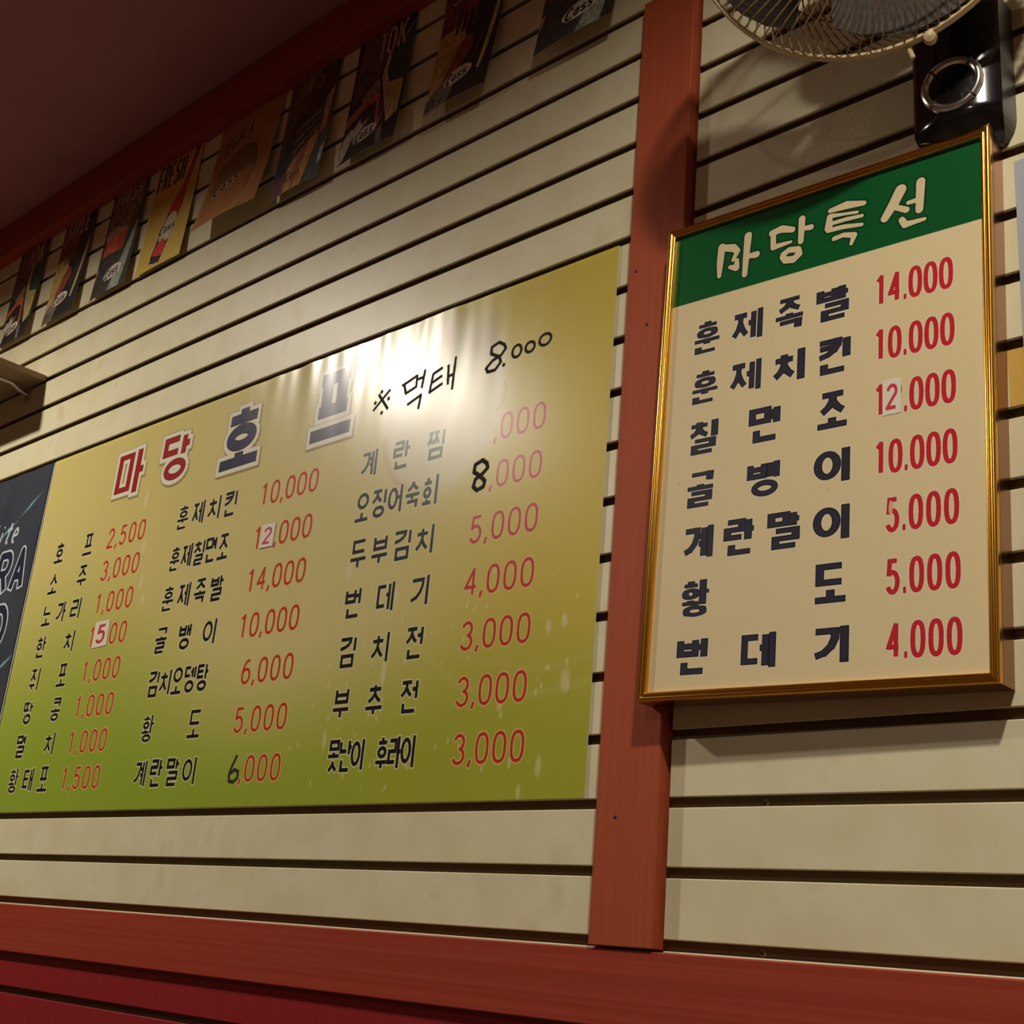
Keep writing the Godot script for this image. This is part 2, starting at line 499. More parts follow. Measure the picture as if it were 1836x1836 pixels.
# soft blot of ink blended into an image
func blot(img: Image, c: Vector2, rx: float, ry: float, col: Color, a: float, hard := 0.0) -> void:
	for y in range(maxi(0, int(c.y - ry)), mini(img.get_height(), int(c.y + ry) + 1)):
		for x in range(maxi(0, int(c.x - rx)), mini(img.get_width(), int(c.x + rx) + 1)):
			var d := Vector2((x + 0.5 - c.x) / rx, (y + 0.5 - c.y) / ry).length()
			if d < 1.0:
				var f := a * (1.0 - smoothstep(hard, 1.0, d))
				img.set_pixel(x, y, img.get_pixel(x, y).lerp(col, f))

func c8(r: int, g: int, b: int) -> Color:
	return Color8(r, g, b)

# ------------------------------------------------------------------ materials
func plain(col: Color, rough: float, metal := 0.0, spec := 0.5) -> StandardMaterial3D:
	var m := StandardMaterial3D.new()
	m.albedo_color = col
	m.roughness = rough
	m.metallic = metal
	m.metallic_specular = spec
	return m

func noise_tex(seed_: int, freq: float, ramp: Array, w := 512, h := 512, octaves := 4, warp := Vector2.ONE) -> ImageTexture:
	var n := FastNoiseLite.new()
	n.seed = seed_
	n.frequency = freq
	n.noise_type = FastNoiseLite.TYPE_SIMPLEX_SMOOTH
	n.fractal_octaves = octaves
	var g := Gradient.new()
	var off := PackedFloat32Array()
	var cols := PackedColorArray()
	for e in ramp:
		off.append(e[0]); cols.append(e[1])
	g.offsets = off
	g.colors = cols
	var sw := maxi(8, int(w / warp.x))
	var sh := maxi(8, int(h / warp.y))
	var src := n.get_seamless_image(sw, sh, false, false, 0.12)
	src.convert(Image.FORMAT_RGB8)
	var out := Image.create(sw, sh, false, Image.FORMAT_RGB8)
	for y in sh:
		for x in sw:
			out.set_pixel(x, y, g.sample(src.get_pixel(x, y).r))
	out.resize(w, h, Image.INTERPOLATE_CUBIC)
	return ImageTexture.create_from_image(out)

func textured(tex: Texture2D, scale: Vector3, rough: float, spec := 0.5) -> StandardMaterial3D:
	var m := plain(Color.WHITE, rough, 0.0, spec)
	m.albedo_texture = tex
	m.uv1_triplanar = true
	m.uv1_world_triplanar = true
	m.uv1_scale = scale
	return m

func printed(tex: Texture2D, rough: float, spec := 0.5) -> StandardMaterial3D:
	var m := plain(Color.WHITE, rough, 0.0, spec)
	m.albedo_texture = tex
	m.texture_repeat = false
	return m

func make_materials() -> void:
	# yellowed ivory laminate with faint smoke stains
	M.ivory = textured(noise_tex(3, 0.012, [[0.0, c8(221, 210, 170)], [0.45, c8(227, 218, 180)], [0.7, c8(230, 222, 187)], [1.0, c8(218, 203, 158)]], 512, 512), Vector3(0.9, 0.9, 0.9), 0.42)
	M.groove = plain(c8(120, 96, 64), 0.8)
	M.back = plain(c8(150, 128, 92), 0.8)
	# red-brown wood-pattern film: grain runs along the length
	M.wood_up = textured(noise_tex(5, 0.03, [[0.0, c8(166, 77, 46)], [0.5, c8(172, 81, 49)], [0.8, c8(175, 84, 51)], [1.0, c8(163, 74, 45)]], 512, 512, 4, Vector2(1, 8)), Vector3(6, 0.28, 6), 0.62, 0.35)
	M.wood_along = textured(noise_tex(6, 0.03, [[0.0, c8(152, 54, 34)], [0.5, c8(162, 60, 38)], [0.8, c8(168, 66, 42)], [1.0, c8(144, 49, 32)]], 512, 512, 4, Vector2(8, 1)), Vector3(0.11, 5, 0.11), 0.5)
	M.crimson = textured(noise_tex(8, 0.03, [[0.0, c8(142, 34, 38)], [0.5, c8(152, 38, 42)], [1.0, c8(132, 30, 36)]], 512, 512, 4, Vector2(1, 8)), Vector3(7, 0.7, 7), 0.42)
	M.ceiling = textured(noise_tex(9, 0.02, [[0.0, c8(164, 108, 120)], [0.6, c8(170, 113, 125)], [1.0, c8(160, 104, 116)]], 256, 256), Vector3(0.6, 0.6, 0.6), 0.8)
	M.room = textured(noise_tex(10, 0.02, [[0.0, c8(112, 84, 62)], [0.6, c8(120, 92, 68)], [1.0, c8(104, 78, 58)]], 256, 256), Vector3(0.5, 0.5, 0.5), 0.8)
	M.floor = textured(noise_tex(11, 0.02, [[0.0, c8(84, 64, 52)], [0.6, c8(92, 70, 56)], [1.0, c8(78, 58, 46)]], 256, 256), Vector3(0.5, 0.5, 0.5), 0.5)
	M.wood_along.uv1_offset = Vector3(0.64, 0.0, 0.0)
	M.paper = plain(c8(205, 195, 175), 0.7)
	M.vinyl = plain(c8(215, 210, 195), 0.5)
	M.gold = plain(c8(236, 178, 74), 0.22, 1.0)
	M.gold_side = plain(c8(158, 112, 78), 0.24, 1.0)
	M.black_gloss = plain(c8(14, 14, 17), 0.13, 0.0, 0.6)
	M.black_side = plain(c8(52, 48, 46), 0.35)
	M.chrome = plain(c8(238, 238, 240), 0.2, 1.0)
	M.cage = plain(c8(196, 172, 128), 0.4, 0.0)
	M.wire = plain(c8(156, 130, 84), 0.4, 0.0)
	M.blade = plain(c8(66, 58, 52), 0.35, 0.0)
	M.lamp_ring = plain(c8(40, 36, 34), 0.7)
	M.steel = plain(c8(190, 186, 178), 0.35, 1.0)
	M.dark = plain(c8(20, 16, 14), 0.6)
	M.shelf = textured(noise_tex(12, 0.03, [[0.0, c8(150, 122, 92)], [1.0, c8(172, 142, 108)]], 256, 256, 3, Vector2(6, 1)), Vector3(0.8, 4, 0.8), 0.5)

# ------------------------------------------------------------------ room
# one slat: a thin face with lips on a narrower core, so that the grooves widen inside
func slat(l: float) -> ArrayMesh:
	var st := begin()
	add_box(st, Vector3(0, 0, 0.0), Vector3(l, 0.0848, 0.006), 0.0014)
	add_box(st, Vector3(0, 0, -0.0098), Vector3(l, 0.068, 0.0138), 0.0005)
	return st.commit()

func build_room() -> void:
	var x0 := -5.5
	var x1 := 3.0
	var z1 := 4.6
	var hh := H + CEIL
	var cx := (x0 + x1) / 2
	struct("floor", box(Vector3(x1 - x0 + 0.4, 0.2, z1 + 0.4), 0.0), M.floor, Vector3(cx, -0.1, z1 / 2))
	struct("ceiling", box(Vector3(x1 - x0 + 0.4, 0.2, z1 + 0.4), 0.0), M.ceiling, Vector3(cx, hh + 0.1, z1 / 2))
	struct("wall_left", box(Vector3(0.2, hh, z1 + 0.4), 0.0), M.room, Vector3(x0 - 0.1, hh / 2, z1 / 2))
	struct("wall_right", box(Vector3(0.2, hh, z1 + 0.4), 0.0), M.room, Vector3(x1 + 0.1, hh / 2, z1 / 2))
	struct("wall_front", box(Vector3(x1 - x0, hh, 0.2), 0.0), M.room, Vector3(cx, hh / 2, z1 + 0.1))
	# the slatwall: a backing board that carries single slats with open grooves between them
	var w := struct("wall_back", box(Vector3(x1 - x0, hh, 0.2), 0.0), M.groove, Vector3(cx, hh / 2, -0.1165))
	var from := Vector3(cx, hh / 2, -0.1165)
	var left := slat(0.038 - x0)
	var right := slat(x1 - 0.162)
	var right_top := slat(x1 - 0.0395)
	for n in range(-5, 29):
		var y := H - PITCH * n - PITCH / 2
		var mat: Material = M.ivory if n < 18 else M.crimson
		put("slat", left, mat, w, Vector3((x0 + 0.038) / 2, y, -0.003) - from)
		if n < 0:
			put("slat", right_top, mat, w, Vector3((x1 + 0.0395) / 2, y, -0.003) - from)
		else:
			put("slat", right, mat, w, Vector3((x1 + 0.162) / 2, y, -0.003) - from)
	# countersunk screws in two of the grooves
	var st := begin()
	add_lathe(st, [Vector2(0.0, 0.002), Vector2(0.0045, 0.0014), Vector2(0.0062, 0.0)], 18)
	var head := st.commit()
	var cross := begin()
	add_box(cross, Vector3(0, 0, 0.0019), Vector3(0.0062, 0.0014, 0.0008), 0.0)
	add_box(cross, Vector3(0, 0, 0.0019), Vector3(0.0014, 0.0062, 0.0008), 0.0)
	var slot := cross.commit()
	for y2 in [-1.5, -1.7]:
		var s := put("screw", head, M.steel, w, P(0.317, y2 - 0.0015, -0.0163) - from)
		put("cross_slot", slot, M.dark, s)
	# post, rail and cornice covered in red-brown wood film
	var post := struct("trim_1", box(Vector3(0.117, 1.703, 0.034), 0.0015), M.wood_up, P(0.0985, -0.8555, 0.003))
	st = begin()
	add_lathe(st, [Vector2(0.0, 0.0012), Vector2(0.002, 0.001), Vector2(0.003, 0.0)], 10)
	var nail := st.commit()
	for q in [[0.057, -0.587], [0.079, -1.523], [0.088, -0.7]]:
		put("nail_head", nail, M.dark, post, P(q[0], q[1], 0.02) - post.position)
	struct("trim_2", box(Vector3(x1 - x0, 0.107, 0.03), 0.002), M.wood_along, P(cx, -1.7635, 0.0))
	struct("trim_3", box(Vector3(x1 - x0, 0.132, 0.054), 0.004), M.wood_along, P(cx, CEIL - 0.0665, 0.0125))

# ------------------------------------------------------------------ lamps
func lamp(x: float, z: float, label: String, energy: float) -> void:
	var t := thing("ceiling_downlight", P(x, CEIL, z), label, "ceiling lamp", "ceiling lamps over the room")
	var st := begin()
	var down := Basis(Vector3.RIGHT, PI / 2)
	add_lathe(st, [Vector2(0.09, 0.0), Vector2(0.096, 0.0), Vector2(0.096, 0.036), Vector2(0.09, 0.036), Vector2(0.09, 0.0)], 48, down)
	put("added_shade_ring", st.commit(), M.lamp_ring, t)  # unseen ring, added to cut the beam and darken the upper wall
	st = begin()
	add_lathe(st, [Vector2(0.0, 0.006), Vector2(0.06, 0.004), Vector2(0.06, 0.0)], 32, down)
	var glow := plain(c8(255, 250, 240), 0.5)
	glow.emission_enabled = true
	glow.emission = Color(1.0, 0.96, 0.88)
	glow.emission_energy_multiplier = 4.0
	put("lens", st.commit(), glow, t)
	var l := AreaLight3D.new()
	l.name = "lamp_light"
	l.area_size = Vector2(0.1, 0.1)
	l.light_color = Color(1.0, 0.965, 0.9)
	l.light_energy = energy
	l.area_range = 14.0
	l.area_attenuation = 2.0
	l.shadow_enabled = true
	l.rotation.x = -PI / 2
	l.position = Vector3(0, -0.014, 0)
	t.add_child(l)

# ------------------------------------------------------------------ menu banner
const BX := -2.04
const BY := -0.508
const BW := 2.042
const BH := 0.983

func banner_print() -> Array:
	# printed ground: ochre at the left and right, straw in the middle, green at the foot
	var bg := Image.create(68, 33, false, Image.FORMAT_RGB8)
	for y in 33:
		for x in 68:
			var u := (x + 0.5) / 68.0
			var v := (y + 0.5) / 33.0
			var top := c8(216, 199, 124).lerp(c8(218, 204, 140), smoothstep(0.2, 0.6, u)).lerp(c8(210, 188, 80), smoothstep(0.72, 0.95, u))
			var low := c8(152, 174, 56).lerp(c8(172, 176, 60), smoothstep(0.3, 0.95, u))
			var g := smoothstep(lerpf(0.28, 0.62, smoothstep(0.1, 0.6, u)), 0.97, v + 0.04 * sin(u * 9.0))
			bg.set_pixel(x, y, top.lerp(low, g))
	bg.resize(1021, 492, Image.INTERPOLATE_CUBIC)
	var k := 500.0
	var at := func(x: float, y: float) -> Vector2: return Vector2((x - BX) * k, (BY - y) * k)
	# faded pale disc of the printed picture, with traces of red and brown
	blot(bg, at.call(-0.42, -0.72), 100, 108, c8(226, 218, 190), 0.75, 0.72)
	blot(bg, at.call(-0.425, -0.575), 9, 26, c8(196, 120, 100), 0.55)
	blot(bg, at.call(-0.32, -0.6), 30, 40, c8(170, 150, 122), 0.45)
	blot(bg, at.call(-0.43, -0.76), 60, 26, c8(222, 186, 150), 0.5)
	for i in 24:
		var a := deg_to_rad(95 + i * 3.4)
		blot(bg, at.call(-0.44 + 0.15 * cos(a), -0.745 - 0.15 * sin(a)), 6, 6, c8(206, 140, 112), 0.22)
	# swooshes of light print
	var way := [Vector2(-1.0, -0.72), Vector2(-0.64, -1.0), Vector2(-0.476, -1.17), Vector2(-0.31, -1.289), Vector2(-0.133, -1.322), Vector2(0.0, -1.305)]
	for i in way.size() - 1:
		for j in 26:
			var q: Vector2 = way[i].lerp(way[i + 1], j / 26.0)
			blot(bg, at.call(q.x, q.y), 9, 9, c8(222, 214, 150), 0.07)
			blot(bg, at.call(q.x + 0.02, q.y + 0.045), 12, 12, c8(222, 214, 160), 0.04)
	# bubbles
	var rng := RandomNumberGenerator.new()
	rng.seed = 21
	for i in 70:
		var x := rng.randf_range(-0.78, -0.03)
		var y := rng.randf_range(-1.08, -1.47)
		var r := rng.randf_range(1.2, 2.4)
		blot(bg, at.call(x, y), r, r * rng.randf_range(1.6, 2.6), c8(236, 232, 190), 0.5, 0.3)
	for q in [[-0.51, -1.25, 5, 20], [-0.1, -1.205, 5, 9], [-0.065, -1.2, 5, 9], [-0.055, -1.3, 8, 15], [-0.2, -1.33, 4, 9], [-0.66, -1.37, 4, 14], [-0.1, -1.44, 5, 13], [-0.5, -1.1, 5, 9], [-1.47, -0.85, 6, 14], [-1.45, -0.945, 6, 13], [-1.43, -0.99, 7, 9], [-1.5, -0.72, 6, 18], [-0.65, -1.03, 8, 16], [-0.165, -1.43, 3, 9], [-0.14, -1.48, 4, 9]]:
		blot(bg, at.call(q[0], q[1]), q[2], q[3], c8(232, 222, 186), 0.55, 0.3)
	var p := Pad.new(BW, BH, 1000.0, Vector2(BX, BY), -1.0, bg)
	# headline: letters with a cream border and a printed ochre offset behind it
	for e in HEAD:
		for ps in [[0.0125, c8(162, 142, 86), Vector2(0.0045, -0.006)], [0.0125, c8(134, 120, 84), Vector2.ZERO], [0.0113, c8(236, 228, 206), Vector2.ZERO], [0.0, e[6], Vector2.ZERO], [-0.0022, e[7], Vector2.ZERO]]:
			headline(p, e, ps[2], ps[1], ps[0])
	# dishes and prices
	var ink := c8(26, 28, 26)
	var red := c8(192, 56, 30)
	for ps in [[0.0024, true], [0.0, false]]:
		for r in MENU:
			var col := c8(226, 216, 168) if ps[0] > 0.0 else ink
			var colr := c8(228, 190, 130) if ps[0] > 0.0 else red
			var n: int = r[0].length()
			for i in n:
				var f := 0.0 if n == 1 else float(i) / (n - 1)
				if r[0][i] == " ":
					continue
				hangul(p, r[0][i], Vector2(lerpf(r[1], r[2], f), r[3]), r[4], r[5], 0.007, 0.0076, col, ps[0])
			price(p, r[6], r[7], r[8], r[3] - 0.002, 0.0315, 0.054, 0.0058, colr, ps[0], r[9])
	# added in black marker
	# (the marker lies matt on the glossy vinyl)
	var gloss := Pad.new(BW, BH, 500.0, Vector2(BX, BY), -1.0)
	gloss.img.fill(Color(0.28, 0.28, 0.28))
	for e in [[p, c8(30, 26, 22)], [gloss, Color(0.95, 0.95, 0.95)]]:
		marker(e[0], e[1])
	# wiped-off pale marks over the egg dish
	p.stroke(pts([-0.2595, -0.7116, -0.2519, -0.7286, -0.2571, -0.7484, -0.2754, -0.7694]), 0.003, 0.003, c8(176, 168, 148), true)
	p.stroke(pts([-0.2185, -0.7101, -0.2273, -0.7318, -0.2398, -0.7526]), 0.0015, 0.0015, c8(186, 178, 158), true)
	p.stroke(pts([-0.2829, -0.802, -0.2994, -0.8072, -0.3093, -0.82, -0.2987, -0.8282, -0.2822, -0.8229, -0.2798, -0.8116]), 0.004, 0.004, c8(224, 218, 200), true)
	return [p.texture(), gloss.texture()]

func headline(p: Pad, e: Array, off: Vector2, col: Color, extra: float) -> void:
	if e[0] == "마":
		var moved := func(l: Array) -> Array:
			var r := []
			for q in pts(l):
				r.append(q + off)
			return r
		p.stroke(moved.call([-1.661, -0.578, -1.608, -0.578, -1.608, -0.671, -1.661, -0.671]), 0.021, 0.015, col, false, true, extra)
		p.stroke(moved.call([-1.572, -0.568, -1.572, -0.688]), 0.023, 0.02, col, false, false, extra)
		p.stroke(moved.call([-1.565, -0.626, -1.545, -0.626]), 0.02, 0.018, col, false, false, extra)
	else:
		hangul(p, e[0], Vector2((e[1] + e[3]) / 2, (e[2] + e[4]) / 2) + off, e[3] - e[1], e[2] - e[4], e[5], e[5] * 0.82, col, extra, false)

func marker(p: Pad, pen: Color) -> void:
	var hand := [[-0.639, -0.6825, -0.5916, -0.6452], [-0.6266, -0.6481, -0.5923, -0.689],
		[-0.5557, -0.6453, -0.5492, -0.6443, -0.5412, -0.6666, -0.5105, -0.659, -0.5113, -0.6343, -0.5492, -0.6443], [-0.4887, -0.6271, -0.4934, -0.6665], [-0.512, -0.6439, -0.4915, -0.6427], [-0.5324, -0.6941, -0.4932, -0.6817, -0.4972, -0.7116],
		[-0.4365, -0.636, -0.4627, -0.6436, -0.4684, -0.6824, -0.4326, -0.6713], [-0.4629, -0.6623, -0.436, -0.6538], [-0.4201, -0.6339, -0.4172, -0.6777], [-0.4012, -0.6214, -0.4037, -0.6922], [-0.4176, -0.6601, -0.4022, -0.6587]]
	for l in hand:
		p.stroke(pts(l), 0.0056, 0.0056, pen, true)
	for d in [[-0.6177, -0.6443], [-0.6351, -0.6654], [-0.5936, -0.6652], [-0.6105, -0.6935], [-0.2657, -0.675]]:
		p.disc(Vector2(d[0], d[1]), 0.004, 0.004, pen)
	var eight := pts([-0.2689, -0.631, -0.2834, -0.6222, -0.3021, -0.6279, -0.3024, -0.6419, -0.2796, -0.6543, -0.2743, -0.6665, -0.2881, -0.6798, -0.3075, -0.6793, -0.3126, -0.6703, -0.2966, -0.6575, -0.2742, -0.6512, -0.264, -0.6401])
	p.stroke(eight, 0.0066, 0.0066, pen, true, true)
	p.stroke(oval(-0.234, -0.6545, 0.0115, 0.0125), 0.006, 0.006, pen, true, true)
	p.stroke(oval(-0.2003, -0.655, 0.0115, 0.0105), 0.006, 0.006, pen, true, true)
	p.stroke(oval(-0.1627, -0.6501, 0.0145, 0.0115), 0.006, 0.006, pen, true, true)
	p.stroke(pts([-0.2856, -0.8721, -0.2981, -0.8631, -0.3165, -0.8688, -0.3185, -0.8831, -0.3019, -0.8937, -0.287, -0.9067, -0.2894, -0.9178, -0.3059, -0.9219, -0.3166, -0.9126, -0.3126, -0.8988, -0.2947, -0.8907, -0.2826, -0.8815]), 0.0085, 0.0085, pen, true, true)
	p.stroke(pts([-0.939, -1.386, -0.951, -1.408, -0.9585, -1.425, -0.955, -1.439, -0.94, -1.441, -0.927, -1.433, -0.928, -1.42, -0.942, -1.416, -0.953, -1.424]), 0.0075, 0.0075, pen, true)


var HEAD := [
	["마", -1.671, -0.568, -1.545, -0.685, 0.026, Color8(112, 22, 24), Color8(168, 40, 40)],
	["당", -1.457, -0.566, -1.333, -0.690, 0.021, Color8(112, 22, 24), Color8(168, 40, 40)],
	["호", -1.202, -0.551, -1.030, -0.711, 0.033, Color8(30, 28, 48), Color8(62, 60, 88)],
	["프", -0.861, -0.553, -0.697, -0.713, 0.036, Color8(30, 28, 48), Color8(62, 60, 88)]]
# dish, first and last syllable at x, y, syllable width and height, price, first and last digit at x, digits covered or rewritten
var MENU := [
	["호프", -1.905, -1.755, -0.8, 0.05, 0.06, "2,500", -1.641, -1.493, ""],
	["소주", -1.905, -1.755, -0.887, 0.05, 0.06, "3,000", -1.641, -1.493, ""],
	["노가리", -1.905, -1.755, -0.975, 0.05, 0.06, "1,000", -1.641, -1.493, ""],
	["한치", -1.902, -1.755, -1.062, 0.05, 0.06, "1,500", -1.641, -1.493, ""],
	["쥐포", -1.9, -1.755, -1.15, 0.05, 0.06, "1,000", -1.641, -1.493, ""],
	["땅콩", -1.9, -1.752, -1.238, 0.05, 0.06, "1,000", -1.641, -1.493, ""],
	["멸치", -1.9, -1.75, -1.325, 0.05, 0.06, "1,000", -1.641, -1.493, ""],
	["황태포", -1.9, -1.745, -1.412, 0.052, 0.062, "1,500", -1.641, -1.493, ""],
	["훈제치킨", -1.31, -1.118, -0.801, 0.05, 0.062, "10,000", -0.988, -0.811, ""],
	["훈제칠면조", -1.314, -1.118, -0.905, 0.045, 0.062, "12,000", -0.988, -0.811, ""],
	["훈제족발", -1.314, -1.118, -1.003, 0.05, 0.062, "14,000", -0.988, -0.811, ""],
	["골뱅이", -1.314, -1.118, -1.105, 0.05, 0.062, "10,000", -0.99, -0.811, ""],
	["김치오뎅탕", -1.314, -1.116, -1.208, 0.045, 0.062, "6,000", -0.952, -0.808, ""],
	["황도", -1.304, -1.116, -1.311, 0.05, 0.062, "5,000", -0.952, -0.806, ""],
	["계란말이", -1.302, -1.108, -1.413, 0.05, 0.062, "6,000", -0.948, -0.804, "0"],
	["계란찜", -0.63, -0.434, -0.802, 0.05, 0.062, "6,000", -0.298, -0.161, "0"],
	["오징어숙회", -0.634, -0.436, -0.897, 0.044, 0.062, "8,000", -0.298, -0.161, "0"],
	["두부김치", -0.628, -0.436, -0.998, 0.05, 0.062, "5,000", -0.298, -0.16, ""],
	["번데기", -0.626, -0.434, -1.099, 0.05, 0.062, "4,000", -0.297, -0.159, ""],
	["김치전", -0.625, -0.432, -1.199, 0.05, 0.062, "3,000", -0.294, -0.157, ""],
	["부추전", -0.623, -0.43, -1.3, 0.05, 0.062, "3,000", -0.291, -0.155, ""],
	["못난이 후라이", -0.626, -0.418, -1.401, 0.037, 0.062, "3,000", -0.287, -0.15, ""]]

func patch_print(digit: String, ground: Color, ink: Color) -> StandardMaterial3D:
	var p := Pad.new(1.0, 1.4, 90.0)
	p.img.fill(ground)
	glyph(p, digit, Vector2(0.5, 0.7), 0.62, 1.02, 0.15, 0.15, ink, 0.0, 0.06)
	return printed(p.texture(), 0.55)

func build_banner() -> void:
	var t := thing("menu_banner", P(BX + BW / 2, BY - BH / 2, 0.0), "wide yellow-green vinyl menu banner with three columns of dishes and red prices", "banner")
	var folds := FastNoiseLite.new()
	folds.seed = 4
	folds.frequency = 1.0
	folds.fractal_octaves = 2
	var shape := func(u: float, v: float) -> Vector3:
		var x := (u - 0.5) * BW
		var wx := BX + BW * u
		# loose upper hem: shallow folds that die out downwards
		var f := exp(-v * BH / 0.11) * smoothstep(-1.25, -0.85, wx) * (1.0 - smoothstep(-0.5, -0.1, wx))
		var z := 0.0035 + f * 0.0032 * folds.get_noise_2d(wx * 9.0, v * 1.5) + 0.0006 * sin(wx * 9.0 + v * 5.0) * sin(v * PI)
		return Vector3(x, (0.5 - v) * BH, z + f * 0.002)
	var prints := banner_print()
	var front := printed(prints[0], 1.0, 0.5)
	front.roughness_texture = prints[1]
	front.roughness_texture_channel = BaseMaterial3D.TEXTURE_CHANNEL_GREEN
	put("printed_sheet", sheet(shape, 220, 60, 0.0008, front, M.vinyl), null, t)
	for q in [["5", -1.595, -1.0595, 0.068, 0.067, 0.03], ["2", -0.9495, -0.9065, 0.049, 0.054, -0.02]]:
		var f2 := func(u: float, v: float) -> Vector3: return Vector3((u - 0.5) * q[3], (0.5 - v) * q[4], 0.0)
		var o := put("price_patch", sheet(f2, 1, 1, 0.0004, patch_print(q[0], c8(226, 216, 196), c8(190, 36, 56)), M.paper), null, t, P(q[1], q[2], 0.0052) - t.position)
		o.rotation.z = q[5]
		o.set_meta("label", "white paper patch with a corrected red digit")

# ------------------------------------------------------------------ framed menu board
const SW := 0.546
const SH := 0.797

func board_print() -> ImageTexture:
	var p := Pad.new(SW, SH, 1800.0)
	p.img.fill(c8(230, 211, 166))
	# small brown age specks
	var rng := RandomNumberGenerator.new()
	rng.seed = 8
	for i in 26:
		var g := rng.randf_range(0.0, 1.0)
		p.disc(Vector2(rng.randf_range(0.03, SW - 0.03), rng.randf_range(0.16, SH - 0.03)), rng.randf_range(0.0005, 0.0011), rng.randf_range(0.0005, 0.0014), c8(196, 168, 118).lerp(c8(150, 118, 76), g))
	p.poly(pts([0.0, 0.0, SW, 0.0, SW, 0.143, 0.0, 0.143]), c8(0, 86, 38))
	var cream := c8(222, 204, 164)
	var brushes := [
		[[0.1035, 0.0575, 0.014], [0.1018, 0.085, 0.013], [0.1015, 0.109, 0.008]],
		[[0.1035, 0.0585, 0.012], [0.1255, 0.065, 0.014], [0.134, 0.073, 0.01], [0.1265, 0.087, 0.007]],
		[[0.121, 0.0985, 0.007], [0.133, 0.103, 0.012], [0.1335, 0.09, 0.008]],
		[[0.1526, 0.0515, 0.014], [0.1506, 0.0855, 0.012], [0.1492, 0.12, 0.01]],
		[[0.153, 0.0885, 0.008], [0.1695, 0.09, 0.012]],
		[[0.196, 0.0605, 0.011], [0.2135, 0.0585, 0.013], [0.2325, 0.0655, 0.01]],
		[[0.1985, 0.062, 0.01], [0.1995, 0.087, 0.01], [0.2147, 0.0865, 0.008], [0.2305, 0.0865, 0.005]],
		[[0.2487, 0.052, 0.012], [0.2478, 0.091, 0.01]], [[0.2485, 0.069, 0.007], [0.2645, 0.0715, 0.01]],
		[[0.2175, 0.105, 0.01], [0.228, 0.1, 0.01], [0.2435, 0.1035, 0.011], [0.2455, 0.112, 0.012], [0.236, 0.119, 0.012], [0.222, 0.116, 0.012], [0.2165, 0.109, 0.01]],
		[[0.297, 0.0535, 0.008], [0.3231, 0.0525, 0.014], [0.3525, 0.0585, 0.008]],
		[[0.297, 0.063, 0.008], [0.3189, 0.0665, 0.005], [0.3418, 0.0705, 0.005]],
		[[0.2962, 0.064, 0.01], [0.2945, 0.083, 0.013]],
		[[0.3005, 0.0765, 0.007], [0.3236, 0.0768, 0.007], [0.3495, 0.0792, 0.006]],
		[[0.294, 0.087, 0.008], [0.3193, 0.0885, 0.008], [0.3495, 0.0942, 0.006]],
		[[0.3045, 0.1042, 0.008], [0.3196, 0.1025, 0.008], [0.3375, 0.1082, 0.01], [0.3328, 0.1215, 0.006]],
		[[0.4105, 0.056, 0.018], [0.4, 0.0755, 0.017], [0.386, 0.096, 0.013]],
		[[0.4015, 0.082, 0.009], [0.4195, 0.0925, 0.01]], [[0.4225, 0.0815, 0.007], [0.4361, 0.0818, 0.008]],
		[[0.4414, 0.053, 0.014], [0.4393, 0.0985, 0.012]],
		[[0.4125, 0.107, 0.01], [0.4175, 0.1165, 0.011], [0.4319, 0.1165, 0.008], [0.447, 0.1165, 0.006]]]
	for e in [[0.0024, c8(4, 48, 24)], [0.0, cream]]:
		for b in brushes:
			var l := []
			for q in b:
				l.append(Vector3(q[0], q[1], q[2]))
			p.brush(l, e[1], e[0])
	var rows := [["훈제족발", 0.212, "14.000", 0.38], ["훈제치킨", 0.299, "10.000", 0.38], ["칠면조", 0.385, "12.000", 0.381], ["골뱅이", 0.472, "10.000", 0.382], ["계란말이", 0.557, "5.000", 0.401], ["황도", 0.644, "5.000", 0.402], ["번데기", 0.731, "4.000", 0.404]]
	for e in [[0.0014, c8(232, 222, 196), c8(232, 222, 196)], [0.0, c8(26, 24, 36), c8(196, 34, 42)], [-0.0016, c8(50, 48, 62), c8(204, 40, 48)]]:
		for r in rows:
			var n: int = r[0].length()
			for i in n:
				var x: float = lerpf(0.088, 0.309, float(i) / (n - 1)) + (r[1] - 0.47) * 0.012
				hangul(p, r[0][i], Vector2(x, r[1]), 0.057, 0.057, 0.0132, 0.0094, e[1], e[0])
			price(p, r[2], r[3], 0.482 + (r[1] - 0.47) * 0.015, r[1] + 0.001, 0.0205, 0.05, 0.0066, e[2], e[0])
	# the 5 of the egg roll is half rubbed out
	p.disc(Vector2(0.3985, 0.548), 0.003, 0.011, c8(224, 178, 150))
	return p.texture()

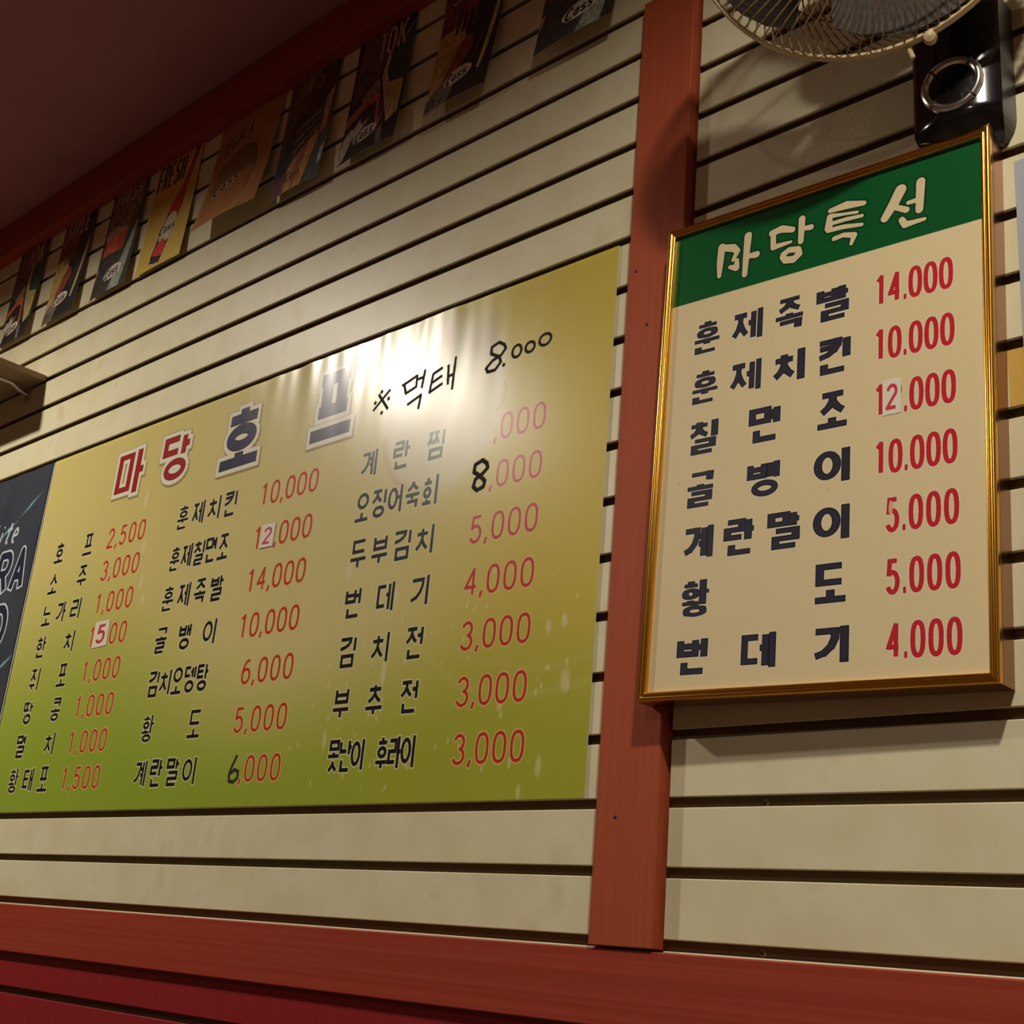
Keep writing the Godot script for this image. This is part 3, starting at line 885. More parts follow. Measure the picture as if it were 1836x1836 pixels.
func build_board() -> void:
	var t := thing("menu_board", P(0.156, -0.564, 0.057), "gold-framed cream menu board with green header and bold black dish names", "menu board")
	t.rotation = Vector3(0.0, 0.0273, -0.02094)
	var depth := 0.042
	var face := func(u: float, v: float) -> Vector3: return Vector3(u * SW, -v * SH, -0.004)
	put("printed_panel", sheet(face, 1, 1, 0.003, printed(board_print(), 0.34, 0.5), M.vinyl), null, t)
	# mitred gold moulding: an inner lip and two round beads, one length on each side
	var prof := [Vector2(0.0148, -0.004), Vector2(0.0142, 0.0006)]
	for bead in [[0.0109, 0.0032], [0.0045, 0.0042]]:
		for i in 9:
			var g := PI * i / 8.0
			prof.append(Vector2(bead[0] + bead[1] * cos(g), 0.0006 + bead[1] * 0.95 * sin(g)))
	prof.append(Vector2(0.0, -0.004))
	var cs := [Vector2(0, 0), Vector2(SW, 0), Vector2(SW, -SH), Vector2(0, -SH)]
	var ins := [Vector2(1, -1), Vector2(-1, -1), Vector2(-1, 1), Vector2(1, 1)]
	for s in 4:
		var a: Vector2 = cs[s]
		var b: Vector2 = cs[(s + 1) % 4]
		var ia: Vector2 = ins[s]
		var ib: Vector2 = ins[(s + 1) % 4]
		var inward := Vector2(b.y - a.y, a.x - b.x).normalized()
		var st := begin()
		for i in prof.size() - 1:
			var q := [prof[i], prof[i + 1]]
			var nn := []
			for e in 2:
				var l: Vector2 = prof[maxi(0, i + e - 1)]
				var r: Vector2 = prof[mini(prof.size() - 1, i + e + 1)]
				if i + e == 1 or i + e == 10:
					l = q[0]
					r = q[1]
				var d := (r - l).normalized()
				nn.append(Vector3(inward.x * d.y, inward.y * d.y, -d.x))
			var v := [Vector3(a.x + ia.x * q[0].x, a.y + ia.y * q[0].x, q[0].y), Vector3(b.x + ib.x * q[0].x, b.y + ib.y * q[0].x, q[0].y), Vector3(b.x + ib.x * q[1].x, b.y + ib.y * q[1].x, q[1].y), Vector3(a.x + ia.x * q[1].x, a.y + ia.y * q[1].x, q[1].y)]
			for e in [[0, 0], [2, 1], [1, 0], [0, 0], [3, 1], [2, 1]]:
				st.set_normal(nn[e[1]])
				st.add_vertex(v[e[0]])
		var mesh := st.commit()
		var side := begin()
		quad(side, Vector3(a.x, a.y, -0.004), Vector3(b.x, b.y, -0.004), Vector3(b.x, b.y, -depth), Vector3(a.x, a.y, -depth), Vector3(-inward.x, -inward.y, 0))
		side.commit(mesh)
		mesh.surface_set_material(0, M.gold)
		mesh.surface_set_material(1, M.gold_side)
		put("frame_rail", mesh, null, t)
	# backing board behind the print
	put("backing", box(Vector3(SW - 0.004, SH - 0.004, 0.004), 0.0005), M.back, t, Vector3(SW / 2, -SH / 2, -depth + 0.004))
	var f2 := func(u: float, v: float) -> Vector3: return Vector3((u - 0.5) * 0.0275, (0.5 - v) * 0.0535, 0.0)
	var o := put("price_patch", sheet(f2, 1, 1, 0.0004, patch_print("2", c8(232, 224, 208), c8(206, 52, 66)), M.paper), null, t, Vector3(0.399, -0.3838, -0.0034))
	o.rotation.z = 0.01
	o.set_meta("label", "white paper patch with a red 2")

# ------------------------------------------------------------------ posters
func logo(p: Pad, c: Vector2, w: float, turn: float, ink: Color, plate: Color, with_plate := true) -> void:
	if with_plate:
		p.disc(c, w * 0.62, w * 0.3, plate, turn)
	var s := w / 3.4
	for ps in [[0.012, plate], [0.0, ink]]:
		var at := c - Vector2(w * 0.5 - s * 0.5, 0).rotated(turn)
		glyph(p, "C", at + Vector2(0, -s * 0.05).rotated(turn), s * 0.95, s * 1.5, s * 0.26, s * 0.26, ps[1], ps[0], 0.25, turn)
		for i in 3:
			glyph(p, "ass"[i], at + Vector2(s * (0.85 + 0.75 * i), -s * 0.12).rotated(turn), s * 0.68, s * 1.5, s * 0.2, s * 0.2, ps[1], ps[0], 0.25, turn)

func hair(p: Pad, rng: RandomNumberGenerator, n: int, box_: Rect2, dir: Vector2, cols: Array, w: float) -> void:
	for i in n:
		var a := box_.position + Vector2(rng.randf(), rng.randf()) * box_.size
		var b := a + dir * rng.randf_range(0.5, 1.2) + Vector2(rng.randf_range(-0.06, 0.06), 0)
		p.stroke([a, (a + b) / 2 + Vector2(rng.randf_range(-0.03, 0.03), 0), b], w, w, cols[rng.randi() % cols.size()], true)

func poster_print(kind: String) -> ImageTexture:
	var p := Pad.new(1.0, 2.0, 220.0)
	var rng := RandomNumberGenerator.new()
	rng.seed = 40 + kind.length()
	var tan_ := c8(206, 166, 142)
	match kind:
		"tok":
			p.img.fill(c8(40, 38, 42))
			p.poly(pts([0.12, 0.0, 0.62, 0.0, 0.6, 0.7, 0.5, 0.95, 0.2, 0.9, 0.06, 0.7]), c8(118, 80, 70))
			p.poly(pts([0.05, 0.75, 0.3, 0.72, 0.52, 0.9, 0.3, 1.0, 0.05, 1.2]), c8(92, 78, 70))
			p.stroke(pts([0.22, 0.72, 0.5, 0.9]), 0.02, 0.02, c8(30, 26, 26), true)
			p.stroke(pts([0.1, 1.0, 0.3, 0.96, 0.5, 0.92]), 0.015, 0.015, c8(50, 42, 40), true)
			p.poly(pts([0.22, 1.12, 0.5, 0.94, 0.6, 1.1, 0.52, 1.25, 0.3, 1.25]), c8(150, 128, 92))
			p.poly(pts([0.62, 0.55, 1.0, 0.3, 1.0, 1.15, 0.82, 1.2, 0.7, 1.0]), c8(56, 78, 74))
			p.poly(pts([0.7, 0.95, 0.96, 0.8, 0.94, 1.15, 0.78, 1.2]), c8(44, 90, 70))
			p.poly(pts([0.6, 0.6, 0.68, 0.55, 0.64, 0.9, 0.78, 1.3, 0.9, 1.65, 0.8, 1.72, 0.66, 1.3, 0.56, 0.95]), c8(196, 176, 140))
			p.poly(pts([0.7, 1.1, 0.95, 1.15, 0.95, 1.62, 0.84, 1.66]), c8(196, 182, 110))
			p.poly(pts([0.0, 1.32, 0.34, 1.18, 0.62, 1.2, 0.64, 1.3, 0.36, 1.3, 0.0, 1.5]), c8(196, 110, 76))
			p.poly(pts([0.54, 1.3, 0.64, 1.26, 0.7, 1.6, 0.62, 1.78]), c8(190, 112, 76))
			p.poly(pts([0.0, 1.48, 0.3, 1.34, 0.54, 1.34, 0.62, 1.8, 1.0, 1.75, 1.0, 2.0, 0.0, 2.0]), c8(52, 46, 42))
			p.poly(pts([0.02, 1.62, 0.14, 1.52, 0.2, 1.56, 0.3, 1.44, 0.34, 1.54, 0.5, 1.5, 0.3, 1.66, 0.2, 1.72, 0.1, 1.94, 0.0, 2.0]), c8(206, 198, 178))
			p.poly(pts([0.66, 1.78, 0.74, 1.7, 0.78, 1.98, 0.7, 1.98]), c8(120, 116, 110))
			p.stroke(pts([0.6, 0.0, 0.6, 0.6, 0.54, 0.95, 0.62, 1.25, 0.66, 1.6]), 0.03, 0.03, c8(20, 18, 20), true)
			p.stroke(pts([0.82, 0.56, 1.0, 0.3]), 0.012, 0.012, c8(190, 186, 180), true)
			for i in 3:
				var cx: float = [0.47, 0.62, 0.8][i]
				glyph(p, "TOK"[i], Vector2(cx, 0.48 - 0.03 * i), 0.15, 0.42, 0.048, 0.048, c8(24, 20, 22), 0.012)
				glyph(p, "TOK"[i], Vector2(cx, 0.48 - 0.03 * i), 0.15, 0.42, 0.048, 0.048, tan_)
			logo(p, Vector2(0.45, 1.72), 0.34, -0.12, c8(24, 20, 20), c8(214, 204, 186))
		"style":
			p.img.fill(c8(46, 40, 42))
			p.poly(pts([0.0, 0.0, 0.75, 0.0, 0.6, 0.7, 0.4, 0.95, 0.0, 0.9]), c8(126, 62, 48))
			hair(p, rng, 90, Rect2(0.0, 0.1, 0.6, 0.6), Vector2(-0.02, 0.35), [c8(150, 84, 60), c8(112, 56, 44), c8(166, 104, 74), c8(96, 44, 38)], 0.022)
			p.poly(pts([0.0, 0.9, 0.4, 0.86, 0.5, 1.1, 0.28, 1.6, 0.12, 1.75, 0.0, 1.8]), c8(206, 172, 100))
			p.poly(pts([0.5, 1.1, 0.62, 1.12, 0.66, 1.3, 0.46, 1.62, 0.24, 1.6, 0.28, 1.5]), c8(150, 80, 62))
			p.stroke(pts([0.16, 1.52, 0.4, 1.26, 0.56, 1.05]), 0.016, 0.016, c8(40, 28, 26), true)
			for i in 4:
				p.stroke(pts([0.34 + i * 0.1, 0.72, 0.3 + i * 0.11, 1.0]), 0.05, 0.05, c8(30, 26, 28), true)
				p.stroke(pts([0.39 + i * 0.1, 0.76, 0.36 + i * 0.11, 1.0]), 0.02, 0.02, c8(168, 120, 92), true)
			p.poly(pts([0.62, 0.7, 1.0, 0.2, 1.0, 2.0, 0.5, 2.0, 0.6, 1.6, 0.68, 1.3]), c8(48, 44, 46))
			p.poly(pts([0.05, 1.72, 0.34, 1.62, 0.5, 1.7, 0.4, 2.0, 0.0, 2.0]), c8(128, 118, 100))
			p.poly(pts([0.94, 0.62, 0.97, 0.9, 0.9, 1.42, 0.84, 1.72, 0.8, 1.7, 0.86, 1.2]), c8(214, 200, 140))
			p.stroke(pts([0.7, 1.5, 0.8, 1.1]), 0.012, 0.012, c8(150, 144, 140), true)
			for i in 5:
				glyph(p, "STYLE"[i], Vector2(0.2 + 0.145 * i, 0.36), 0.12, 0.34, 0.036, 0.036, c8(28, 22, 22), 0.012)
				glyph(p, "STYLE"[i], Vector2(0.2 + 0.145 * i, 0.36), 0.12, 0.34, 0.036, 0.036, c8(212, 174, 150))
			logo(p, Vector2(0.5, 1.66), 0.36, -0.12, c8(24, 20, 20), c8(222, 212, 196))
			word(p, "Dry", Vector2(0.1, 1.88), 0.1, 0.09, 0.16, 0.02, c8(26, 22, 22), 0.0, 0.2)
		"cass":
			p.img.fill(c8(58, 56, 52))
			p.poly(pts([0.2, 0.0, 0.9, 0.0, 0.92, 0.6, 0.75, 1.05, 0.1, 1.15, 0.06, 0.7]), c8(134, 110, 78))
			hair(p, rng, 150, Rect2(0.08, 0.1, 0.75, 0.75), Vector2(0.0, 0.22), [c8(160, 132, 96), c8(108, 86, 58), c8(176, 148, 110), c8(92, 72, 50)], 0.022)
			p.poly(pts([0.02, 0.95, 0.2, 0.8, 0.7, 0.95, 0.62, 1.08, 0.18, 1.06]), c8(176, 160, 116))
			p.poly(pts([0.1, 1.05, 0.3, 0.98, 0.72, 1.0, 0.68, 1.32, 0.06, 1.3]), c8(212, 98, 66))
			p.poly(pts([0.5, 1.0, 0.72, 1.0, 0.68, 1.32, 0.5, 1.3]), c8(186, 76, 52))
			p.poly(pts([0.04, 1.3, 0.68, 1.32, 0.72, 1.6, 0.66, 2.0, 0.0, 2.0]), c8(66, 66, 62))
			p.poly(pts([0.0, 1.5, 0.06, 1.46, 0.04, 1.6, 0.0, 1.7]), c8(196, 140, 110))
			p.stroke(pts([0.08, 1.42, 0.6, 1.44]), 0.012, 0.012, c8(96, 98, 92), true)
			p.poly(pts([0.92, 0.86, 0.95, 1.1, 0.86, 1.9, 0.84, 2.0, 0.55, 2.0, 0.68, 1.62, 0.74, 1.42]), c8(160, 168, 148))
			for i in 4:
				glyph(p, "CASS"[i], Vector2(0.34 + 0.155 * i, 0.32), 0.135, 0.36, 0.034, 0.034, c8(34, 28, 26), 0.014)
				glyph(p, "CASS"[i], Vector2(0.34 + 0.155 * i, 0.32), 0.135, 0.36, 0.034, 0.034, c8(212, 172, 142))
			logo(p, Vector2(0.56, 1.68), 0.38, -0.16, c8(24, 22, 20), c8(222, 214, 196))
		"fresh":
			p.img.fill(c8(226, 178, 70))
			p.poly(pts([0.0, 1.2, 1.0, 0.9, 1.0, 2.0, 0.0, 2.0]), c8(222, 190, 84))
			p.poly(pts([0.0, 0.0, 0.03, 0.0, 0.03, 2.0, 0.0, 2.0]), c8(232, 222, 200))
			for i in 5:
				glyph(p, "FRESH"[i], Vector2(0.13 + 0.125 * i, 0.44), 0.105, 0.42, 0.034, 0.034, c8(28, 22, 18), 0.004, 0.05)
			for e in [[0.014, c8(240, 226, 186)], [0.0, c8(38, 18, 16)]]:
				p.brush([Vector3(0.9, 0.2, 0.1), Vector3(0.76, 0.78, 0.125), Vector3(0.66, 1.06, 0.27), Vector3(0.46, 1.8, 0.28)], e[1], e[0])
			p.brush([Vector3(0.87, 0.32, 0.085), Vector3(0.76, 0.78, 0.105), Vector3(0.665, 1.06, 0.245), Vector3(0.645, 1.13, 0.25)], c8(206, 56, 44))
			p.brush([Vector3(0.89, 0.24, 0.085), Vector3(0.862, 0.36, 0.088)], c8(150, 40, 34))
			p.brush([Vector3(0.605, 1.28, 0.245), Vector3(0.54, 1.52, 0.25)], c8(222, 208, 168))
			p.brush([Vector3(0.495, 1.7, 0.25), Vector3(0.475, 1.77, 0.25)], c8(214, 62, 50))
			p.poly(pts([0.31, 1.9, 0.36, 1.79, 0.58, 1.85, 0.55, 1.95]), c8(52, 26, 20))
			logo(p, Vector2(0.57, 1.4), 0.36, -0.1, c8(22, 18, 16), c8(230, 218, 186), false)
			p.stroke(pts([0.46, 1.55, 0.58, 1.58]), 0.012, 0.012, c8(90, 70, 50), true)
		"toki":
			p.img.fill(c8(188, 138, 82))
			p.poly(pts([0.0, 0.0, 1.0, 0.0, 1.0, 0.6, 0.0, 0.9]), c8(182, 126, 72))
			p.poly(pts([0.16, 0.98, 0.5, 0.78, 0.72, 0.86, 0.8, 1.2, 0.8, 1.55, 0.64, 1.92, 0.4, 2.0, 0.1, 2.0, 0.08, 1.3]), c8(140, 102, 62))
			p.poly(pts([0.1, 1.4, 0.78, 1.25, 0.8, 1.55, 0.64, 1.92, 0.4, 2.0, 0.1, 2.0]), c8(182, 122, 72))
			p.stroke(pts([0.62, 0.82, 0.74, 0.95, 0.81, 1.3, 0.76, 1.7]), 0.014, 0.014, c8(92, 60, 36), true)
			for e in [pts([0.06, 0.62, 0.3, 0.5]), pts([0.2, 0.56, 0.18, 0.78]), oval(0.3, 0.66, 0.04, 0.055), pts([0.4, 0.42, 0.37, 0.7]), pts([0.48, 0.5, 0.39, 0.6, 0.5, 0.64]), pts([0.57, 0.4, 0.55, 0.6])]:
				p.stroke(e, 0.02, 0.02, c8(24, 18, 14), true)
			logo(p, Vector2(0.4, 1.38), 0.46, -0.3, c8(22, 16, 14), c8(236, 214, 176), false)
		"wet":
			p.img.fill(c8(112, 80, 58))
			p.poly(pts([0.3, 0.0, 1.0, 0.0, 1.0, 1.0, 0.35, 0.9]), c8(86, 62, 54))
			p.poly(pts([0.4, 0.62, 0.78, 0.58, 0.78, 1.25, 0.4, 1.2]), c8(84, 58, 50))
			hair(p, rng, 60, Rect2(0.05, 0.1, 0.5, 0.35), Vector2(-0.08, 0.35), [c8(104, 76, 60), c8(136, 104, 80), c8(72, 48, 40)], 0.02)
			p.poly(pts([0.26, 0.82, 0.4, 0.72, 0.42, 1.2, 0.36, 1.62, 0.3, 1.75, 0.02, 1.72, 0.06, 1.35]), c8(50, 64, 66))
			p.poly(pts([0.0, 1.7, 0.36, 1.66, 0.36, 2.0, 0.0, 2.0]), c8(120, 84, 82))
			for i in 7:
				p.poly(pts([0.36, 1.02 + i * 0.085, 0.8, 0.9 + i * 0.055, 0.82, 0.95 + i * 0.055, 0.34, 1.1 + i * 0.09]), c8(126, 124, 108) if i % 2 == 0 else c8(62, 58, 52))
			p.poly(pts([0.33, 1.62, 0.7, 1.3, 0.8, 1.2, 0.84, 1.3, 0.7, 2.0, 0.34, 2.0]), c8(214, 156, 96))
			p.poly(pts([0.5, 1.5, 0.66, 1.34, 0.6, 1.8, 0.52, 2.0, 0.46, 1.8]), c8(178, 108, 72))
			p.poly(pts([0.84, 0.75, 0.96, 0.6, 0.94, 1.3, 0.84, 1.3]), c8(196, 168, 128))
			p.poly(pts([0.84, 1.3, 1.0, 1.2, 1.0, 2.0, 0.76, 2.0]), c8(92, 104, 104))
			p.poly(pts([0.93, 1.55, 0.99, 1.45, 0.99, 1.75, 0.93, 1.8]), c8(200, 206, 204))
			for i in 3:
				glyph(p, "UPS"[i], Vector2(0.34 + 0.15 * i, 0.34), 0.12, 0.34, 0.03, 0.03, c8(160, 130, 108))
			logo(p, Vector2(0.5, 1.76), 0.32, -0.1, c8(24, 16, 14), c8(214, 156, 96), false)
	# the pictures are photographs: soften the drawn edges and mottle the flat tones
	var im := p.img
	im.resize(170, 340, Image.INTERPOLATE_BILINEAR)
	var grain := FastNoiseLite.new()
	grain.seed = 90 + kind.length()
	grain.frequency = 0.06
	grain.fractal_octaves = 4
	for y in 340:
		for x in 170:
			var c := im.get_pixel(x, y)
			var g := 1.0 + (0.05 if kind in ["fresh", "toki"] else 0.28) * grain.get_noise_2d(x * 1.4, y * 0.7)
			im.set_pixel(x, y, Color(c.r * g, c.g * g, c.b * g).clamp())
	return ImageTexture.create_from_image(im)

func build_posters() -> void:
	var prints := {}
	for kind in ["tok", "style", "cass", "fresh", "toki", "wet"]:
		prints[kind] = printed(poster_print(kind), 0.38, 0.5)
	# kind, left and right edge, lift of the foot off the wall, curl across, label
	var rows := [
		["tok", -2.615, -2.415, 0.012, 0.012, "dark jacket poster at the far left end of the row"],
		["style", -2.318, -2.118, 0.012, 0.014, "beer poster with reddish hair, second from the left end of the row"],
		["cass", -2.024, -1.823, 0.012, 0.012, "beer poster with orange midriff, left of the yellow bottle poster"],
		["fresh", -1.781, -1.546, 0.012, 0.004, "yellow beer poster with a tilted red bottle"],
		["toki", -1.455, -1.172, 0.035, 0.016, "plain tan beer poster with handwritten name, curling off the wall"],
		["wet", -1.142, -0.939, 0.02, 0.016, "beer poster with draped grey cloth and bare leg, right of the tan poster"],
		["tok", -0.872, -0.663, 0.02, 0.012, "dark jacket poster in the middle of the row, right of the cloth poster"],
		["style", -0.563, -0.366, 0.03, 0.014, "beer poster with reddish hair, second from the right end of the row"],
		["cass", -0.231, -0.021, 0.034, 0.01, "beer poster at the right end of the row, next to the red post"]]
	for r in rows:
		var w: float = r[2] - r[1]
		var lift: float = r[3]
		var curl: float = r[4]
		var top := 0.40
		var foot := -0.006 if r[0] != "toki" else 0.012
		var f := func(u: float, v: float) -> Vector3:
			var z := 0.003 + lift * v * v + curl * sin(u * PI) * (0.35 + 0.65 * v) * 0.6 + curl * 0.5 * u * u * v
			if r[0] == "toki":
				z += 0.008 * smoothstep(0.55, 1.0, v) * (1.0 - u)
			return Vector3((u - 0.5) * w, -v * (top - foot), z)
		var o := put("beer_poster", sheet(f, 14, 16, 0.0005, prints[r[0]], M.paper), null, self, P((r[1] + r[2]) / 2, top, 0.0))
		tag(o, r[5], "poster", "beer posters under the cornice")

func build_dark_banner() -> void:
	var w := 0.5
	var h := 0.99
	var bg := Image.create(250, 495, false, Image.FORMAT_RGB8)
	bg.fill(c8(66, 70, 80))
	var rng := RandomNumberGenerator.new()
	rng.seed = 77
	for i in 60:
		blot(bg, Vector2(rng.randf() * 250, rng.randf() * 495), rng.randf_range(20, 60), rng.randf_range(20, 70), c8(54, 58, 70) if i % 2 == 0 else c8(86, 88, 96), 0.3)
	# sparks of blue light in the picture
	for q in [[-2.14, -0.62, 0.06], [-2.1, -1.09, 0.05], [-2.25, -0.68, 0.05]]:
		for i in 30:
			var f := (i - 15) / 15.0
			blot(bg, Vector2((q[0] + f * q[2] + 2.545) * 500, (-0.508 - q[1] - f * q[2] * 0.5) * 500), 5.0 - 4.0 * absf(f), 5.0 - 4.0 * absf(f), c8(150, 206, 222), 0.5)
	var p := Pad.new(w, h, 1000.0, Vector2(-2.545, -0.508), -1.0, bg)
	var edge := c8(214, 222, 228)
	var fill := c8(44, 48, 64)
	for ps in [[0.0055, edge], [0.0, fill]]:
		for i in 4:
			glyph(p, "TERA"[i], Vector2(-2.42 + 0.097 * i, -0.815), 0.08, 0.13, 0.022, 0.022, ps[1], ps[0], 0.06)
		glyph(p, "D", Vector2(-2.185, -0.978), 0.1, 0.13, 0.024, 0.024, ps[1], ps[0])
	word(p, "lite", Vector2(-2.33, -0.688), 0.044, 0.04, 0.08, 0.009, c8(196, 204, 214), 0.0, 0.25)
	p.stroke(pts([-2.056, -0.508, -2.056, -1.5]), 0.006, 0.006, c8(30, 38, 44))
	p.stroke(pts([-2.0485, -0.508, -2.0485, -1.5]), 0.005, 0.005, c8(196, 198, 190))
	var f2 := func(u: float, v: float) -> Vector3:
		return Vector3((u - 0.5) * w, (0.5 - v) * h, 0.0035 + 0.0018 * sin(u * 23.0 + v * 4.0) * exp(-v * 6.0))
	var o := put("promotion_banner", sheet(f2, 30, 16, 0.0008, printed(p.texture(), 0.32), M.vinyl), null, self, P(-2.545 + w / 2, -0.508 - h / 2, 0.0))
	tag(o, "dark slate-blue promotion banner with outlined letters, left of the menu banner", "banner")

# ------------------------------------------------------------------ wall fan
func build_fan() -> void:
	var c := Vector3(0.613, -0.244, 0.25)
	var t := thing("wall_fan", P(c.x, c.y, c.z), "beige wall fan with wire cage above the gold-framed board", "fan")
	var yaw := 0.329
	var pit := -0.367
	var n := Vector3(sin(yaw) * cos(pit), sin(pit), cos(yaw) * cos(pit))
	var u := Vector3(cos(yaw), 0, -sin(yaw))
	var b := Basis(u, n.cross(u), n)
	var R := 0.25
	# rim band that joins the two halves of the cage
	var st := begin()
	add_lathe(st, [Vector2(R - 0.002, -0.008), Vector2(R + 0.002, -0.009), Vector2(R + 0.0045, -0.005), Vector2(R + 0.0045, 0.005), Vector2(R + 0.002, 0.009), Vector2(R - 0.002, 0.008), Vector2(R - 0.002, -0.008)], 96, b)
	put("rim_band", st.commit(), M.cage, t)
	for half in 2:
		st = begin()
		var s := 1.0 if half == 0 else -1.0
		var deep := 0.062 if half == 0 else 0.085
		var r0 := 0.052 if half == 0 else 0.075
		for w in 96:
			var path := []
			for i in 15:
				var f := i / 14.0
				var r := lerpf(R, r0, f)
				var a := TAU * w / 96.0 + (0.5 if half == 0 else -0.95) * pow(f, 1.15)
				var z := s * (0.006 + deep * (1.0 - pow(r / R, 4.0)))
				path.append(b * Vector3(r * cos(a), r * sin(a), z))
			add_tube(st, path, 0.00125, 5)
		for rr in ([r0, 0.17] if half == 0 else [r0, 0.18]):
			var loop := []
			for i in 64:
				var a := TAU * i / 64
				loop.append(b * Vector3(rr * cos(a), rr * sin(a), s * (0.004 + deep * (1.0 - pow(rr / R, 4.0)))))
			add_tube(st, loop, 0.0017, 6, true)
		put("front_guard" if half == 0 else "rear_guard", st.commit(), M.wire, t)
	st = begin()
	add_lathe(st, [Vector2(0.0, 0.072), Vector2(0.03, 0.071), Vector2(0.05, 0.067), Vector2(0.054, 0.062), Vector2(0.05, 0.058)], 40, b)
	put("badge", st.commit(), M.cage, t)
	# three broad blades on a hub
	st = begin()
	add_lathe(st, [Vector2(0.0, 0.03), Vector2(0.02, 0.028), Vector2(0.034, 0.015), Vector2(0.036, -0.03), Vector2(0.0, -0.03)], 30, b)
	put("hub", st.commit(), M.blade, t)
	for k in 3:
		st = begin()
		var g0 := TAU * k / 3.0 - 1.16
		var grid := []
		for i in 11:
			var row := []
			for j in 11:
				var f := i / 10.0
				var e := j / 10.0 - 0.5
				var r := lerpf(0.03, 0.242 - 0.03 * pow(absf(e) * 2.0, 3.0), f)
				var half_w := lerpf(0.6, 0.88, smoothstep(0.0, 0.7, f))
				var a := g0 + e * 2.0 * half_w + 0.25 * f
				row.append(b * Vector3(r * cos(a), r * sin(a), -e * 0.05 * (0.6 + 0.4 * f) - 0.004))
			grid.append(row)
		for i in 10:
			for j in 10:
				quad(st, grid[i][j], grid[i + 1][j], grid[i + 1][j + 1], grid[i][j + 1], n)
				quad(st, grid[i][j] - n * 0.002, grid[i + 1][j] - n * 0.002, grid[i + 1][j + 1] - n * 0.002, grid[i][j + 1] - n * 0.002, -n)
		put("blade", st.commit(), M.blade, t)
	# motor housing and the bracket that holds it to the wall
	st = begin()
	add_lathe(st, [Vector2(0.0, -0.075), Vector2(0.076, -0.078), Vector2(0.08, -0.09), Vector2(0.072, -0.125), Vector2(0.035, -0.15), Vector2(0.0, -0.152)], 40, b)
	put("motor_housing", st.commit(), M.cage, t)
	st = begin()
	var back := b * Vector3(0, 0, -0.12)
	var plate := Vector3(back.x - 0.01, back.y + 0.13, -0.235)
	add_tube(st, [back, back + Vector3(0, 0.05, -0.03), plate + Vector3(0, 0, 0.05), plate], 0.016, 14)
	add_box(st, plate, Vector3(0.09, 0.15, 0.03), 0.008)
	put("wall_bracket", st.commit(), M.cage, t)
	# clips that lock the cage
	for a in [-1.245, 0.5, 2.1]:
		st = begin()
		var at := b * Vector3((R + 0.007) * cos(a), (R + 0.007) * sin(a), 0)
		add_lathe(st, [Vector2(0.0, 0.012), Vector2(0.008, 0.01), Vector2(0.01, 0.0), Vector2(0.008, -0.01), Vector2(0.0, -0.012)], 14, b, at)
		put("clip", st.commit(), M.cage, t)

	st = begin()
	var low := b * Vector3((R + 0.011) * cos(-1.365), (R + 0.011) * sin(-1.365), 0.0)
	add_tube(st, [low + b * Vector3(-0.002, 0.008, 0), low, low + b * Vector3(0.004, -0.012, 0.001)], 0.0042, 10)
	put("latch_tab", st.commit(), M.cage, t)

